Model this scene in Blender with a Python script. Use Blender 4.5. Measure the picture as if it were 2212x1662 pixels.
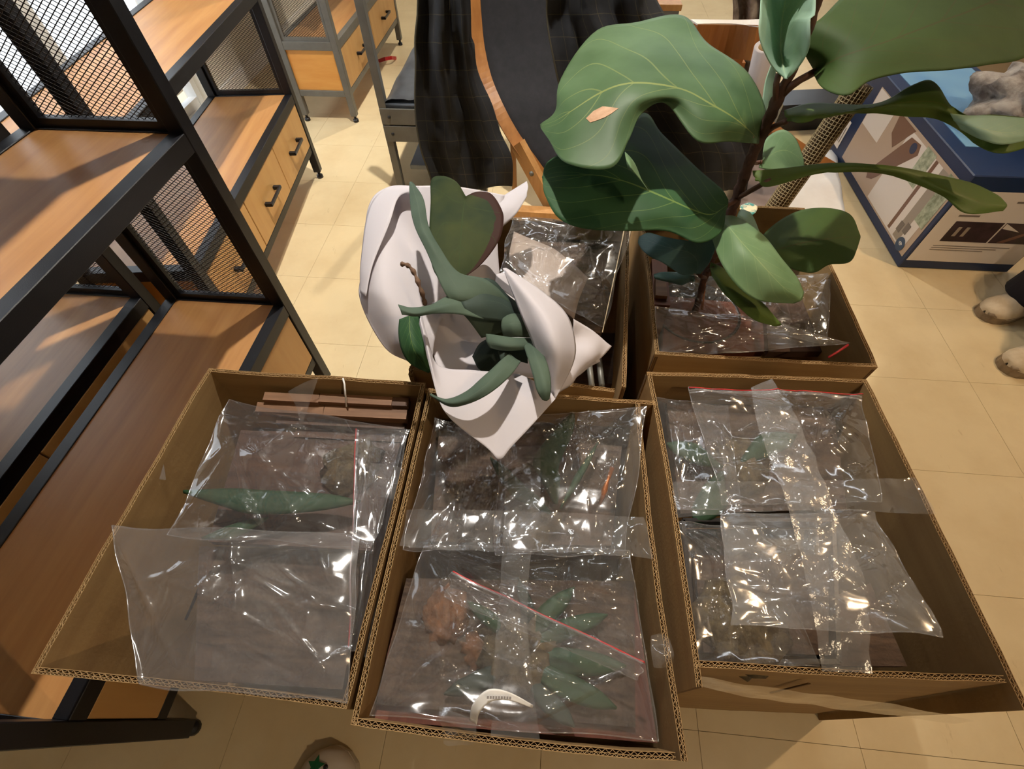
import bpy, math, random
from mathutils import Vector, Matrix, noise

for o in list(bpy.data.objects):
    bpy.data.objects.remove(o, do_unlink=True)
scene = bpy.context.scene
COL = scene.collection

# ------------------------------------------------------------------ camera
F, W, H = 1006.5, 2212, 1662
TH, ROLL, YAW, CH = math.radians(54.62), math.radians(-1.39), math.radians(6.2), 1.15
RZ = Matrix.Rotation(YAW, 3, 'Z')
_up0 = Vector((0, math.sin(TH), math.cos(TH)))
_rt0 = Vector((1, 0, 0))
FW = RZ @ Vector((0, math.cos(TH), -math.sin(TH)))
RT = RZ @ (_rt0 * math.cos(ROLL) + _up0 * math.sin(ROLL))
UP = RZ @ (-_rt0 * math.sin(ROLL) + _up0 * math.cos(ROLL))
CAM = Vector((0, 0, CH))
cd = bpy.data.cameras.new('camera')
cd.sensor_fit = 'HORIZONTAL'
cd.sensor_width = 36.0
cd.lens = 36.0 * F / W
cd.clip_start = 0.02
co = bpy.data.objects.new('camera', cd)
m3 = Matrix((RT, UP, -FW)).transposed()
co.matrix_world = Matrix.Translation(CAM) @ m3.to_4x4()
COL.objects.link(co)
scene.camera = co

# ------------------------------------------------------------------ world, exposure
w = bpy.data.worlds.new('world')
scene.world = w
w.use_nodes = True
bg = w.node_tree.nodes['Background']
bg.inputs[0].default_value = (0.86, 0.93, 1.0, 1)
bg.inputs[1].default_value = 2.2
vs = scene.view_settings
vs.view_transform = 'Standard'
vs.look = 'None'
vs.exposure = 0.2
vs.gamma = 1.0
vs.use_curve_mapping = False
scene.cycles.transparent_max_bounces = 14
scene.cycles.max_bounces = 5
scene.cycles.diffuse_bounces = 3
scene.cycles.glossy_bounces = 3
scene.cycles.caustics_reflective = False
scene.cycles.caustics_refractive = False
scene.cycles.adaptive_threshold = 0.1
scene.cycles.adaptive_min_samples = 12
LAMP_KEY = 40.0      # watts of one ceiling downlight
TUBE = 12.0           # emission strength of the fluorescent diffusers


# ------------------------------------------------------------------ pixel -> place helpers
def ray(q):
    return RT * ((q[0] - W / 2) / F) - UP * ((q[1] - H / 2) / F) + FW


def onz(x, y, z):
    d = ray((x, y))
    return CAM + d * ((z - CH) / d.z)


def ony(x, y, Y):
    d = ray((x, y))
    return CAM + d * (Y / d.y)


def onx(x, y, X):
    d = ray((x, y))
    return CAM + d * (X / d.x)


def Z(z, *pts):
    return [onz(p[0], p[1], z if len(p) < 3 else p[2]) for p in pts]


def Y(yy, *pts):
    return [ony(p[0], p[1], yy if len(p) < 3 else p[2]) for p in pts]


# ------------------------------------------------------------------ materials
MATS = {}


def srgb(r, g, b):
    f = lambda c: (c / 255 / 12.92) if c / 255 <= 0.04045 else ((c / 255 + 0.055) / 1.055) ** 2.4
    return (f(r), f(g), f(b), 1)


def mat(name, col, rough=0.6, col2=None, scale=(8, 8, 8), detail=4, metal=0.0, bump=0.0, bscale=60, spec=0.5,
        trans=0.0, ramp=(0.35, 0.65), coord='Object', sheen=0.0):
    m = bpy.data.materials.new(name)
    m.use_nodes = True
    nt = m.node_tree
    b = nt.nodes['Principled BSDF']
    b.inputs['Roughness'].default_value = rough
    b.inputs['Metallic'].default_value = metal
    b.inputs['Specular IOR Level'].default_value = spec
    if sheen:
        b.inputs['Sheen Weight'].default_value = sheen
    b.inputs['Base Color'].default_value = col
    tc = nt.nodes.new('ShaderNodeTexCoord')
    mp = nt.nodes.new('ShaderNodeMapping')
    nt.links.new(tc.outputs[coord], mp.inputs[0])
    mp.inputs['Scale'].default_value = scale
    colour_out = None
    if col2:
        n = nt.nodes.new('ShaderNodeTexNoise')
        n.inputs['Scale'].default_value = 1.0
        n.inputs['Detail'].default_value = detail
        n.inputs['Roughness'].default_value = 0.62
        nt.links.new(mp.outputs[0], n.inputs[0])
        r = nt.nodes.new('ShaderNodeValToRGB')
        r.color_ramp.elements[0].position = ramp[0]
        r.color_ramp.elements[1].position = ramp[1]
        r.color_ramp.elements[0].color = col
        r.color_ramp.elements[1].color = col2
        nt.links.new(n.outputs[0], r.inputs[0])
        nt.links.new(r.outputs[0], b.inputs['Base Color'])
        colour_out = r.outputs[0]
    if bump:
        n2 = nt.nodes.new('ShaderNodeTexNoise')
        n2.inputs['Scale'].default_value = bscale
        n2.inputs['Detail'].default_value = 3
        nt.links.new(tc.outputs[coord], n2.inputs[0])
        bp = nt.nodes.new('ShaderNodeBump')
        bp.inputs['Strength'].default_value = bump
        bp.inputs['Distance'].default_value = 0.002
        nt.links.new(n2.outputs[0], bp.inputs['Height'])
        nt.links.new(bp.outputs[0], b.inputs['Normal'])
    if trans:
        t = nt.nodes.new('ShaderNodeBsdfTranslucent')
        t.inputs[0].default_value = col
        if colour_out:
            nt.links.new(colour_out, t.inputs[0])
        mx = nt.nodes.new('ShaderNodeMixShader')
        mx.inputs[0].default_value = trans
        out = nt.nodes['Material Output']
        nt.links.new(b.outputs[0], mx.inputs[1])
        nt.links.new(t.outputs[0], mx.inputs[2])
        nt.links.new(mx.outputs[0], out.inputs[0])
    MATS[name] = m
    return m


def emit(name, col, s):
    m = bpy.data.materials.new(name)
    m.use_nodes = True
    nt = m.node_tree
    nt.nodes.clear()
    e = nt.nodes.new('ShaderNodeEmission')
    e.inputs[0].default_value = col
    e.inputs[1].default_value = s
    o = nt.nodes.new('ShaderNodeOutputMaterial')
    nt.links.new(e.outputs[0], o.inputs[0])
    MATS[name] = m
    return m


def plastic(name, haze=0.10, rough=0.07, ior=1.6, tint=(0.95, 0.97, 1, 1), bump=0.03, bscale=45, film=(0.97, 0.97, 0.98, 1)):
    """clear film: mostly see-through, a little milky, with sharp sheen"""
    m = bpy.data.materials.new(name)
    m.use_nodes = True
    nt = m.node_tree
    nt.nodes.clear()
    N = nt.nodes.new
    L = nt.links.new
    tr = N('ShaderNodeBsdfTransparent')
    tr.inputs[0].default_value = film
    df = N('ShaderNodeBsdfDiffuse')
    df.inputs[0].default_value = tint
    tl = N('ShaderNodeBsdfTranslucent')
    tl.inputs[0].default_value = tint
    ad = N('ShaderNodeMixShader')
    ad.inputs[0].default_value = 0.5
    L(df.outputs[0], ad.inputs[1])
    L(tl.outputs[0], ad.inputs[2])
    mx = N('ShaderNodeMixShader')
    mx.inputs[0].default_value = haze
    L(tr.outputs[0], mx.inputs[1])
    L(ad.outputs[0], mx.inputs[2])
    gl = N('ShaderNodeBsdfGlossy')
    gl.inputs['Color'].default_value = (1, 1, 1, 1)
    gl.inputs['Roughness'].default_value = rough
    lw = N('ShaderNodeLayerWeight')
    lw.inputs[0].default_value = 0.5
    pw = N('ShaderNodeMath')
    pw.operation = 'POWER'
    pw.inputs[1].default_value = 4.0
    L(lw.outputs['Facing'], pw.inputs[0])
    fr = N('ShaderNodeMath')
    fr.operation = 'MULTIPLY_ADD'
    r0 = ((ior - 1) / (ior + 1)) ** 2
    fr.inputs[1].default_value = 0.85
    fr.inputs[2].default_value = r0 * 1.3
    L(pw.outputs[0], fr.inputs[0])
    tc = N('ShaderNodeTexCoord')
    n2 = N('ShaderNodeTexNoise')
    n2.inputs['Scale'].default_value = bscale
    n2.inputs['Detail'].default_value = 2
    L(tc.outputs['Object'], n2.inputs[0])
    bp = N('ShaderNodeBump')
    bp.inputs['Strength'].default_value = bump
    bp.inputs['Distance'].default_value = 0.004
    L(n2.outputs[0], bp.inputs['Height'])
    L(bp.outputs[0], gl.inputs['Normal'])
    L(bp.outputs[0], lw.inputs['Normal'])
    m2 = N('ShaderNodeMixShader')
    L(fr.outputs[0], m2.inputs[0])
    L(mx.outputs[0], m2.inputs[1])
    L(gl.outputs[0], m2.inputs[2])
    out = N('ShaderNodeOutputMaterial')
    L(m2.outputs[0], out.inputs[0])
    MATS[name] = m
    return m


def leafmat(name, col, vein, rough=0.5, trans=0.25, nveins=7, slope=0.75, col2=None, edge=None, vw=0.03):
    """UV: u runs base to tip, v across with the midrib at 0.5"""
    m = bpy.data.materials.new(name)
    m.use_nodes = True
    nt = m.node_tree
    N = nt.nodes.new
    L = nt.links.new
    b = nt.nodes['Principled BSDF']
    b.inputs['Roughness'].default_value = rough
    b.inputs['Specular IOR Level'].default_value = 0.3
    tc = N('ShaderNodeTexCoord')
    sp = N('ShaderNodeSeparateXYZ')
    L(tc.outputs['UV'], sp.inputs[0])

    def M(op, a, c=None, d=None):
        n = N('ShaderNodeMath')
        n.operation = op
        for i, s in enumerate((a, c, d)):
            if s is None:
                continue
            if isinstance(s, (int, float)):
                n.inputs[i].default_value = s
            else:
                L(s, n.inputs[i])
        return n.outputs[0]
    v = M('ABSOLUTE', M('SUBTRACT', sp.outputs[1], 0.5))          # 0 at midrib, .5 at edge
    taper = M('MULTIPLY_ADD', sp.outputs[0], -0.008, 0.011)
    mid = M('LESS_THAN', v, taper)
    ph = M('FRACT', M('MULTIPLY', M('SUBTRACT', sp.outputs[0], M('MULTIPLY', v, slope)), nveins))
    side = M('LESS_THAN', M('ABSOLUTE', M('SUBTRACT', ph, 0.5)), M('MULTIPLY_ADD', v, -vw * 1.6, vw))
    vm = M('MAXIMUM', mid, M('MULTIPLY', side, 0.55))
    n = N('ShaderNodeTexNoise')
    n.inputs['Scale'].default_value = 9
    n.inputs['Detail'].default_value = 4
    L(tc.outputs['Object'], n.inputs[0])
    r = N('ShaderNodeValToRGB')
    r.color_ramp.elements[0].position = 0.35
    r.color_ramp.elements[1].position = 0.7
    r.color_ramp.elements[0].color = col
    r.color_ramp.elements[1].color = col2 or tuple(min(1, c * 1.35) for c in col[:3]) + (1,)
    L(n.outputs[0], r.inputs[0])
    c = r.outputs[0]
    if edge:
        e = M('GREATER_THAN', M('ADD', v, M('MULTIPLY', n.outputs[0], 0.30)), 0.53)
        e2 = M('MULTIPLY', e, M('GREATER_THAN', sp.outputs[1], 0.5))
        mx0 = N('ShaderNodeMixRGB')
        L(e2, mx0.inputs[0])
        L(c, mx0.inputs[1])
        mx0.inputs[2].default_value = edge
        c = mx0.outputs[0]
    mx = N('ShaderNodeMixRGB')
    L(vm, mx.inputs[0])
    L(c, mx.inputs[1])
    mx.inputs[2].default_value = vein
    L(mx.outputs[0], b.inputs['Base Color'])
    bp = N('ShaderNodeBump')
    bp.inputs['Strength'].default_value = 0.35
    bp.inputs['Distance'].default_value = 0.003
    L(vm, bp.inputs['Height'])
    L(bp.outputs[0], b.inputs['Normal'])
    t = N('ShaderNodeBsdfTranslucent')
    L(mx.outputs[0], t.inputs[0])
    ms = N('ShaderNodeMixShader')
    ms.inputs[0].default_value = trans
    L(b.outputs[0], ms.inputs[1])
    L(t.outputs[0], ms.inputs[2])
    L(ms.outputs[0], nt.nodes['Material Output'].inputs[0])
    MATS[name] = m
    return m


mat('wall', srgb(226, 222, 212), 0.8, srgb(218, 213, 202), (3, 3, 3))
mat('ceiling', srgb(225, 222, 214), 0.85, srgb(220, 216, 208), (3, 3, 3))
mat('tile', srgb(216, 198, 160), 0.33, srgb(198, 176, 136), (5, 5, 5), detail=9, ramp=(0.42, 0.85), bump=0.05, bscale=25)
mat('grout', srgb(120, 98, 66), 0.7)
mat('black_metal', srgb(15, 15, 20), 0.4, spec=0.4, bump=0.12, bscale=900)
mat('grey_metal', srgb(108, 106, 100), 0.45, srgb(100, 98, 92), (20, 20, 20), metal=0.25)
mat('steel_blue', srgb(128, 134, 142), 0.5, srgb(120, 126, 134), (6, 6, 6))
mat('handle', srgb(40, 42, 48), 0.3, metal=0.6)
mat('wood', srgb(190, 142, 88), 0.42, srgb(160, 110, 64), (26, 2.2, 26), detail=6, ramp=(0.3, 0.75))
mat('drawer_wood', srgb(202, 158, 98), 0.45, srgb(186, 138, 80), (20, 20, 3), detail=6, ramp=(0.3, 0.8))
mat('panel_wood', srgb(214, 156, 80), 0.45, srgb(196, 128, 54), (3, 20, 18), detail=6, ramp=(0.35, 0.8))
mat('walnut', srgb(96, 66, 44), 0.65, srgb(132, 96, 68), (5, 60, 60), detail=5)
mat('walnut_dark', srgb(60, 40, 30), 0.65, srgb(84, 58, 42), (5, 60, 60), detail=5)
mat('redwood', srgb(88, 44, 30), 0.6, srgb(110, 60, 42), (60, 8, 60), detail=5)
mat('birch', srgb(190, 142, 88), 0.45, srgb(172, 124, 72), (40, 40, 4), detail=4)
mat('bentwood', srgb(170, 114, 58), 0.45, srgb(150, 96, 46), (30, 30, 4), detail=4)
mat('card', srgb(160, 129, 84), 0.8, srgb(146, 115, 74), (2, 2, 40), detail=3, bump=0.15, bscale=180)
mat('card_edge', srgb(176, 146, 104), 0.85, srgb(150, 120, 82), (90, 90, 90), detail=2)
mat('card_dark', srgb(92, 66, 38), 0.9)
mat('coat', srgb(17, 18, 23), 0.9, srgb(26, 28, 34), (14, 14, 14))
mat('fabric_dark', srgb(30, 30, 34), 0.9, srgb(38, 37, 42), (30, 30, 30), bump=0.3, bscale=700)
mat('vinyl_black', srgb(46, 48, 52), 0.28, srgb(78, 82, 88), (6, 6, 6), bump=0.3, bscale=14)
mat('paper', srgb(212, 206, 211), 0.8, trans=0.25)
mat('white', srgb(232, 230, 228), 0.6)
mat('white_sheet', srgb(236, 238, 242), 0.35, srgb(226, 226, 228), (6, 6, 6))
mat('grey_sheet', srgb(138, 124, 122), 0.7, srgb(122, 110, 108), (8, 8, 8))
mat('bark', srgb(62, 40, 32), 0.8, srgb(92, 64, 50), (60, 60, 30), bump=0.6, bscale=150)
mat('petiole', srgb(98, 62, 44), 0.6, srgb(84, 54, 40), (30, 30, 30))
mat('stick', srgb(122, 92, 70), 0.8, srgb(88, 64, 48), (70, 70, 70), bump=0.6, bscale=200)
mat('bamboo', srgb(186, 118, 62), 0.5, srgb(164, 98, 48), (40, 40, 40))
mat('net', srgb(164, 148, 112), 0.7)
mat('pole_core', srgb(106, 84, 58), 0.9, srgb(74, 58, 40), (120, 120, 120), bump=0.8, bscale=300)
mat('moss', srgb(66, 56, 40), 0.95, srgb(106, 92, 66), (70, 70, 70), bump=1.0, bscale=160)
mat('bark_brown', srgb(52, 40, 33), 0.9, srgb(92, 74, 60), (14, 90, 40), detail=6, bump=0.9, bscale=120)
mat('cork', srgb(132, 90, 58), 0.9, srgb(92, 62, 40), (60, 60, 60), bump=0.7, bscale=180)
mat('copper', srgb(160, 98, 58), 0.4, metal=0.5)  # tint of a reflection, given to a small tube
mat('black_plastic', srgb(20, 20, 24), 0.35)
mat('red', srgb(176, 30, 34), 0.4)
mat('box_blue', srgb(26, 48, 88), 0.38)
mat('box_skyblue', srgb(120, 168, 206), 0.35, srgb(58, 120, 190), (3.2, 2.2, 3), detail=2, ramp=(0.4, 0.75))
mat('print_white', srgb(226, 220, 218), 0.4)
mat('print_beige', srgb(186, 166, 150), 0.4)
mat('print_brown', srgb(120, 88, 74), 0.4)
mat('print_dark', srgb(48, 36, 40), 0.4, srgb(70, 52, 58), (22, 22, 22))
mat('print_grey', srgb(158, 148, 138), 0.4)
mat('print_green', srgb(120, 132, 108), 0.4, srgb(190, 200, 180), (40, 40, 40))
mat('print_text', srgb(120, 112, 108), 0.5)
mat('print_badge', srgb(52, 78, 112), 0.4)
mat('fur', srgb(98, 90, 86), 0.95, srgb(170, 166, 162), (16, 16, 16), detail=6, bump=1.0, bscale=90)
mat('shoe', srgb(206, 192, 168), 0.75, srgb(190, 174, 148), (30, 30, 30), bump=0.3, bscale=500)
mat('sole', srgb(150, 132, 108), 0.7, srgb(112, 96, 76), (30, 30, 30))
mat('trouser', srgb(24, 26, 42), 0.9)
mat('shoe_white', srgb(214, 206, 196), 0.55)
mat('shoe_green', srgb(20, 100, 62), 0.5)
mat('glass_frame', srgb(210, 210, 208), 0.4)
mat('teal_plastic', srgb(70, 140, 130), 0.4, srgb(230, 206, 170), (50, 50, 50), ramp=(0.45, 0.55))
mat('leaf_dead', srgb(196, 160, 130), 0.8, srgb(176, 136, 104), (60, 60, 60))
emit('lamp_warm', (1.0, 0.9, 0.76, 1), 18.0)
emit('lamp_cool', (0.90, 0.96, 1.0, 1), TUBE)
plastic('bag_clear', haze=0.035)
plastic('bag_milky', haze=0.07, rough=0.1)
plastic('bag_frost', haze=0.13, rough=0.12)
plastic('tape_clear', haze=0.09, rough=0.06, ior=1.7, bump=0.2, bscale=60)
plastic('tape_frosted', haze=0.17, rough=0.2, ior=1.5, bump=0.3, bscale=120)
plastic('window_glass', haze=0.0, rough=0.0, ior=1.3, bump=0.0, film=(1, 1, 1, 1))
leafmat('fig_light', srgb(70, 98, 60), srgb(134, 146, 84), col2=srgb(90, 118, 80))
leafmat('fig_dark', srgb(42, 78, 44), srgb(110, 136, 70), col2=srgb(54, 92, 54), rough=0.62)
leafmat('fig_under', srgb(88, 112, 48), srgb(110, 112, 58), col2=srgb(102, 124, 60), trans=0.35)
leafmat('fig_big', srgb(54, 76, 32), srgb(72, 74, 36), col2=srgb(66, 88, 40), trans=0.2, rough=0.65)  # darker copy: weaker light on the huge leaf is put into the colour
leafmat('fig_mint', srgb(160, 192, 166), srgb(196, 212, 176), col2=srgb(182, 208, 190), rough=0.45, trans=0.45)
leafmat('fig_pale', srgb(104, 134, 92), srgb(136, 158, 110), col2=srgb(124, 152, 112))
leafmat('fig_teal', srgb(82, 116, 112), srgb(120, 150, 138), col2=srgb(104, 140, 136), rough=0.35)
leafmat('heart', srgb(28, 48, 24), srgb(54, 70, 30), col2=srgb(66, 74, 28), nveins=4, edge=srgb(60, 34, 26), vw=0.03, rough=0.75)
leafmat('staghorn', srgb(66, 82, 70), srgb(84, 98, 84), col2=srgb(84, 100, 84), rough=0.75, trans=0.1, nveins=3, vw=0.0)
leafmat('staghorn_dark', srgb(40, 54, 48), srgb(56, 70, 60), col2=srgb(54, 68, 60), rough=0.7, trans=0.1, nveins=3, vw=0.0)
leafmat('leaf_green', srgb(44, 76, 52), srgb(70, 104, 72), col2=srgb(62, 94, 66), nveins=9, vw=0.03)

# floor: world-placed marbling plus dark scuffs of their own shape
nt = MATS['tile'].node_tree
_geo = nt.nodes.new('ShaderNodeNewGeometry')
for n_ in nt.nodes:
    if n_.type == 'MAPPING':
        nt.links.new(_geo.outputs['Position'], n_.inputs[0])
_b = nt.nodes['Principled BSDF']
_mp = nt.nodes.new('ShaderNodeMapping')
_mp.inputs['Scale'].default_value = (30, 9, 9)
_mp.inputs['Rotation'].default_value = (0, 0, 0.6)
nt.links.new(_geo.outputs['Position'], _mp.inputs[0])
_sn = nt.nodes.new('ShaderNodeTexNoise')
_sn.inputs['Scale'].default_value = 1.0
_sn.inputs['Detail'].default_value = 9
_sn.inputs['Roughness'].default_value = 0.7
nt.links.new(_mp.outputs[0], _sn.inputs[0])
_sr = nt.nodes.new('ShaderNodeValToRGB')
_sr.color_ramp.elements[0].position = 0.63
_sr.color_ramp.elements[0].color = (1, 1, 1, 1)
_sr.color_ramp.elements[1].position = 0.78
_sr.color_ramp.elements[1].color = (0.42, 0.32, 0.22, 1)
nt.links.new(_sn.outputs[0], _sr.inputs[0])
_mm = nt.nodes.new('ShaderNodeMixRGB')
_mm.blend_type = 'MULTIPLY'
_mm.inputs[0].default_value = 0.6
nt.links.new(_b.inputs['Base Color'].links[0].from_socket, _mm.inputs[1])
nt.links.new(_sr.outputs[0], _mm.inputs[2])
nt.links.new(_mm.outputs[0], _b.inputs['Base Color'])

# plaid: thin pale lines woven over the dark coat
nt = MATS['coat'].node_tree
_b = nt.nodes['Principled BSDF']
_tc = nt.nodes.new('ShaderNodeTexCoord')
_sp = nt.nodes.new('ShaderNodeSeparateXYZ')
nt.links.new(_tc.outputs['UV'], _sp.inputs[0])


def _line(sock, freq, wdt):
    a = nt.nodes.new('ShaderNodeMath'); a.operation = 'MULTIPLY'; a.inputs[1].default_value = freq
    nt.links.new(sock, a.inputs[0])
    f_ = nt.nodes.new('ShaderNodeMath'); f_.operation = 'FRACT'
    nt.links.new(a.outputs[0], f_.inputs[0])
    l_ = nt.nodes.new('ShaderNodeMath'); l_.operation = 'LESS_THAN'; l_.inputs[1].default_value = wdt
    nt.links.new(f_.outputs[0], l_.inputs[0])
    return l_.outputs[0]


_mxm = nt.nodes.new('ShaderNodeMath'); _mxm.operation = 'MAXIMUM'
nt.links.new(_line(_sp.outputs[0], 9.0, 0.03), _mxm.inputs[0])
nt.links.new(_line(_sp.outputs[1], 10.0, 0.03), _mxm.inputs[1])
_mf = nt.nodes.new('ShaderNodeMath'); _mf.operation = 'MULTIPLY'; _mf.inputs[1].default_value = 0.13
nt.links.new(_mxm.outputs[0], _mf.inputs[0])
_mc = nt.nodes.new('ShaderNodeMixRGB')
_old = _b.inputs['Base Color'].links[0].from_socket
nt.links.new(_mf.outputs[0], _mc.inputs[0])
nt.links.new(_old, _mc.inputs[1])
_mc.inputs[2].default_value = srgb(150, 136, 84)
nt.links.new(_mc.outputs[0], _b.inputs['Base Color'])


# ------------------------------------------------------------------ object helpers
def root_loc(o):
    v = Vector((0, 0, 0))
    while o:
        v = v + o.location
        o = o.parent
    return v


def tag(o, label=None, cat=None, group=None, kind=None):
    if label: o['label'] = label
    if cat: o['category'] = cat
    if group: o['group'] = group
    if kind: o['kind'] = kind
    return o


def thing(name, label, cat, loc=(0, 0, 0), rz=0.0, group=None):
    o = bpy.data.objects.new(name, None)
    o.empty_display_size = 0.05
    o.location = loc
    o.rotation_euler = (0, 0, rz)
    COL.objects.link(o)
    return tag(o, label, cat, group)


class MB:
    def __init__(self):
        self.v, self.f, self.uv = [], [], {}

    def add(self, vs, fs):
        n = len(self.v)
        self.v += [Vector(p) for p in vs]
        self.f += [tuple(i + n for i in f) for f in fs]
        return n

    def box(self, a, b, M=None):
        x0, y0, z0 = a
        x1, y1, z1 = b
        vs = [Vector(p) for p in ((x0, y0, z0), (x1, y0, z0), (x1, y1, z0), (x0, y1, z0),
                                  (x0, y0, z1), (x1, y0, z1), (x1, y1, z1), (x0, y1, z1))]
        if M: vs = [M @ p for p in vs]
        self.add(vs, [(3, 2, 1, 0), (4, 5, 6, 7), (0, 1, 5, 4), (1, 2, 6, 5), (2, 3, 7, 6), (3, 0, 4, 7)])
        return self

    def bbox(self, a, b, r=0.002, M=None):
        """box with chamfered vertical and horizontal edges"""
        x0, y0, z0 = a
        x1, y1, z1 = b
        def ring(i, z):
            return [(x0 + i + (r if i == 0 else 0), y0 + i, z), (x1 - i - (r if i == 0 else 0), y0 + i, z),
                    (x1 - i, y0 + i + (r if i == 0 else 0), z), (x1 - i, y1 - i - (r if i == 0 else 0), z),
                    (x1 - i - (r if i == 0 else 0), y1 - i, z), (x0 + i + (r if i == 0 else 0), y1 - i, z),
                    (x0 + i, y1 - i - (r if i == 0 else 0), z), (x0 + i, y0 + i + (r if i == 0 else 0), z)]
        rings = [ring(r, z0), ring(0, z0 + r), ring(0, z1 - r), ring(r, z1)]
        vs = [Vector(p) for R in rings for p in R]
        if M: vs = [M @ p for p in vs]
        fs = [tuple(range(7, -1, -1)), tuple(range(24, 32))]
        for k in range(3):
            for i in range(8):
                j = (i + 1) % 8
                fs.append((k * 8 + i, k * 8 + j, k * 8 + 8 + j, k * 8 + 8 + i))
        self.add(vs, fs)
        return self

    def bar(self, p, q, wd, ht, up=(0, 0, 1)):
        p, q = Vector(p), Vector(q)
        d = (q - p).normalized()
        u = Vector(up)
        s = d.cross(u)
        if s.length < 1e-5: s = d.cross(Vector((1, 0, 0)))
        s.normalize()
        u = s.cross(d).normalized()
        vs = []
        for c in (p, q):
            for a, b in ((-1, -1), (1, -1), (1, 1), (-1, 1)):
                vs.append(c + s * (a * wd / 2) + u * (b * ht / 2))
        self.add(vs, [(0, 1, 2, 3), (7, 6, 5, 4), (0, 4, 5, 1), (1, 5, 6, 2), (2, 6, 7, 3), (3, 7, 4, 0)])
        return self

    def tube(self, pts, rad, n=10, cap=True, jig=0.0, seed=0):
        pts = [Vector(p) for p in pts]
        rads = rad if isinstance(rad, (list, tuple)) else [rad] * len(pts)
        rnd = random.Random(seed)
        base = len(self.v)
        prev = None
        for i, p in enumerate(pts):
            d = (pts[min(i + 1, len(pts) - 1)] - pts[max(i - 1, 0)])
            if d.length < 1e-9: d = Vector((0, 0, 1))
            d.normalize()
            if prev is None:
                a = Vector((0, 0, 1)) if abs(d.z) < 0.9 else Vector((1, 0, 0))
                s = d.cross(a).normalized()
            else:
                s = (prev - d * prev.dot(d)).normalized()
            prev = s
            t = d.cross(s)
            for k in range(n):
                an = 2 * math.pi * k / n
                r = rads[i] * (1 + jig * (rnd.random() - 0.5))
                self.v.append(p + (s * math.cos(an) + t * math.sin(an)) * r)
        for i in range(len(pts) - 1):
            for k in range(n):
                j = (k + 1) % n
                self.f.append((base + i * n + k, base + i * n + j, base + (i + 1) * n + j, base + (i + 1) * n + k))
        if cap:
            self.f.append(tuple(base + k for k in range(n - 1, -1, -1)))
            e = base + (len(pts) - 1) * n
            self.f.append(tuple(e + k for k in range(n)))
        return self

    def ribbon(self, pts, normals, wd, th):
        """flat rectangular section swept along pts; normals = direction of the width"""
        base = len(self.v)
        pts = [Vector(p) for p in pts]
        for i, p in enumerate(pts):
            d = (pts[min(i + 1, len(pts) - 1)] - pts[max(i - 1, 0)]).normalized()
            nn = Vector(normals[i] if isinstance(normals, list) else normals)
            nn = (nn - d * nn.dot(d)).normalized()
            t = d.cross(nn)
            for a, b in ((-1, -1), (1, -1), (1, 1), (-1, 1)):
                self.v.append(p + nn * (a * wd / 2) + t * (b * th / 2))
        for i in range(len(pts) - 1):
            for k in range(4):
                j = (k + 1) % 4
                self.f.append((base + i * 4 + k, base + i * 4 + j, base + (i + 1) * 4 + j, base + (i + 1) * 4 + k))
        self.f.append((base, base + 3, base + 2, base + 1))
        e = base + (len(pts) - 1) * 4
        self.f.append((e, e + 1, e + 2, e + 3))
        return self

    def grid(self, g):
        """g: rows of points -> quads, with uv (u along a row, v over the rows)"""
        nv, nu = len(g), len(g[0])
        base = len(self.v)
        for j, row in enumerate(g):
            for i, p in enumerate(row):
                self.uv[len(self.v)] = (i / (nu - 1), j / (nv - 1))
                self.v.append(Vector(p))
        for j in range(nv - 1):
            for i in range(nu - 1):
                a = base + j * nu + i
                self.f.append((a, a + 1, a + nu + 1, a + nu))
        return self

    def build(self, name, m, parent=None, smooth=False, solid=0.0, local=False):
        off = Vector((0, 0, 0)) if (parent is None or local) else root_loc(parent)
        me = bpy.data.meshes.new(name)
        me.from_pydata([tuple(p - off) for p in self.v], [], self.f)
        if self.uv:
            l = me.uv_layers.new(name='uv')
            for lp in me.loops:
                l.data[lp.index].uv = self.uv.get(lp.vertex_index, (0, 0))
        me.materials.append(MATS[m])
        if smooth:
            me.polygons.foreach_set('use_smooth', [True] * len(me.polygons))
        o = bpy.data.objects.new(name, me)
        COL.objects.link(o)
        if parent: o.parent = parent
        if solid:
            md = o.modifiers.new('thickness', 'SOLIDIFY')
            md.thickness = solid
            md.offset = 0
        return o


def cr(pts, n):
    """Catmull-Rom through pts, n samples, spaced evenly per control interval"""
    k = len(pts)
    if k == 2:
        return [pts[0].lerp(pts[1], i / (n - 1)) for i in range(n)]
    out = []
    for i in range(n):
        t = i / (n - 1) * (k - 1)
        j = min(int(t), k - 2)
        s = t - j
        p1, p2 = pts[j], pts[j + 1]
        p0 = pts[j - 1] if j > 0 else p1 * 2 - p2
        p3 = pts[j + 2] if j + 2 < k else p2 * 2 - p1
        out.append(0.5 * ((2 * p1) + (p2 - p0) * s + (2 * p0 - 5 * p1 + 4 * p2 - p3) * s * s
                          + (3 * p1 - p0 - 3 * p2 + p3) * s ** 3))
    return out


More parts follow.
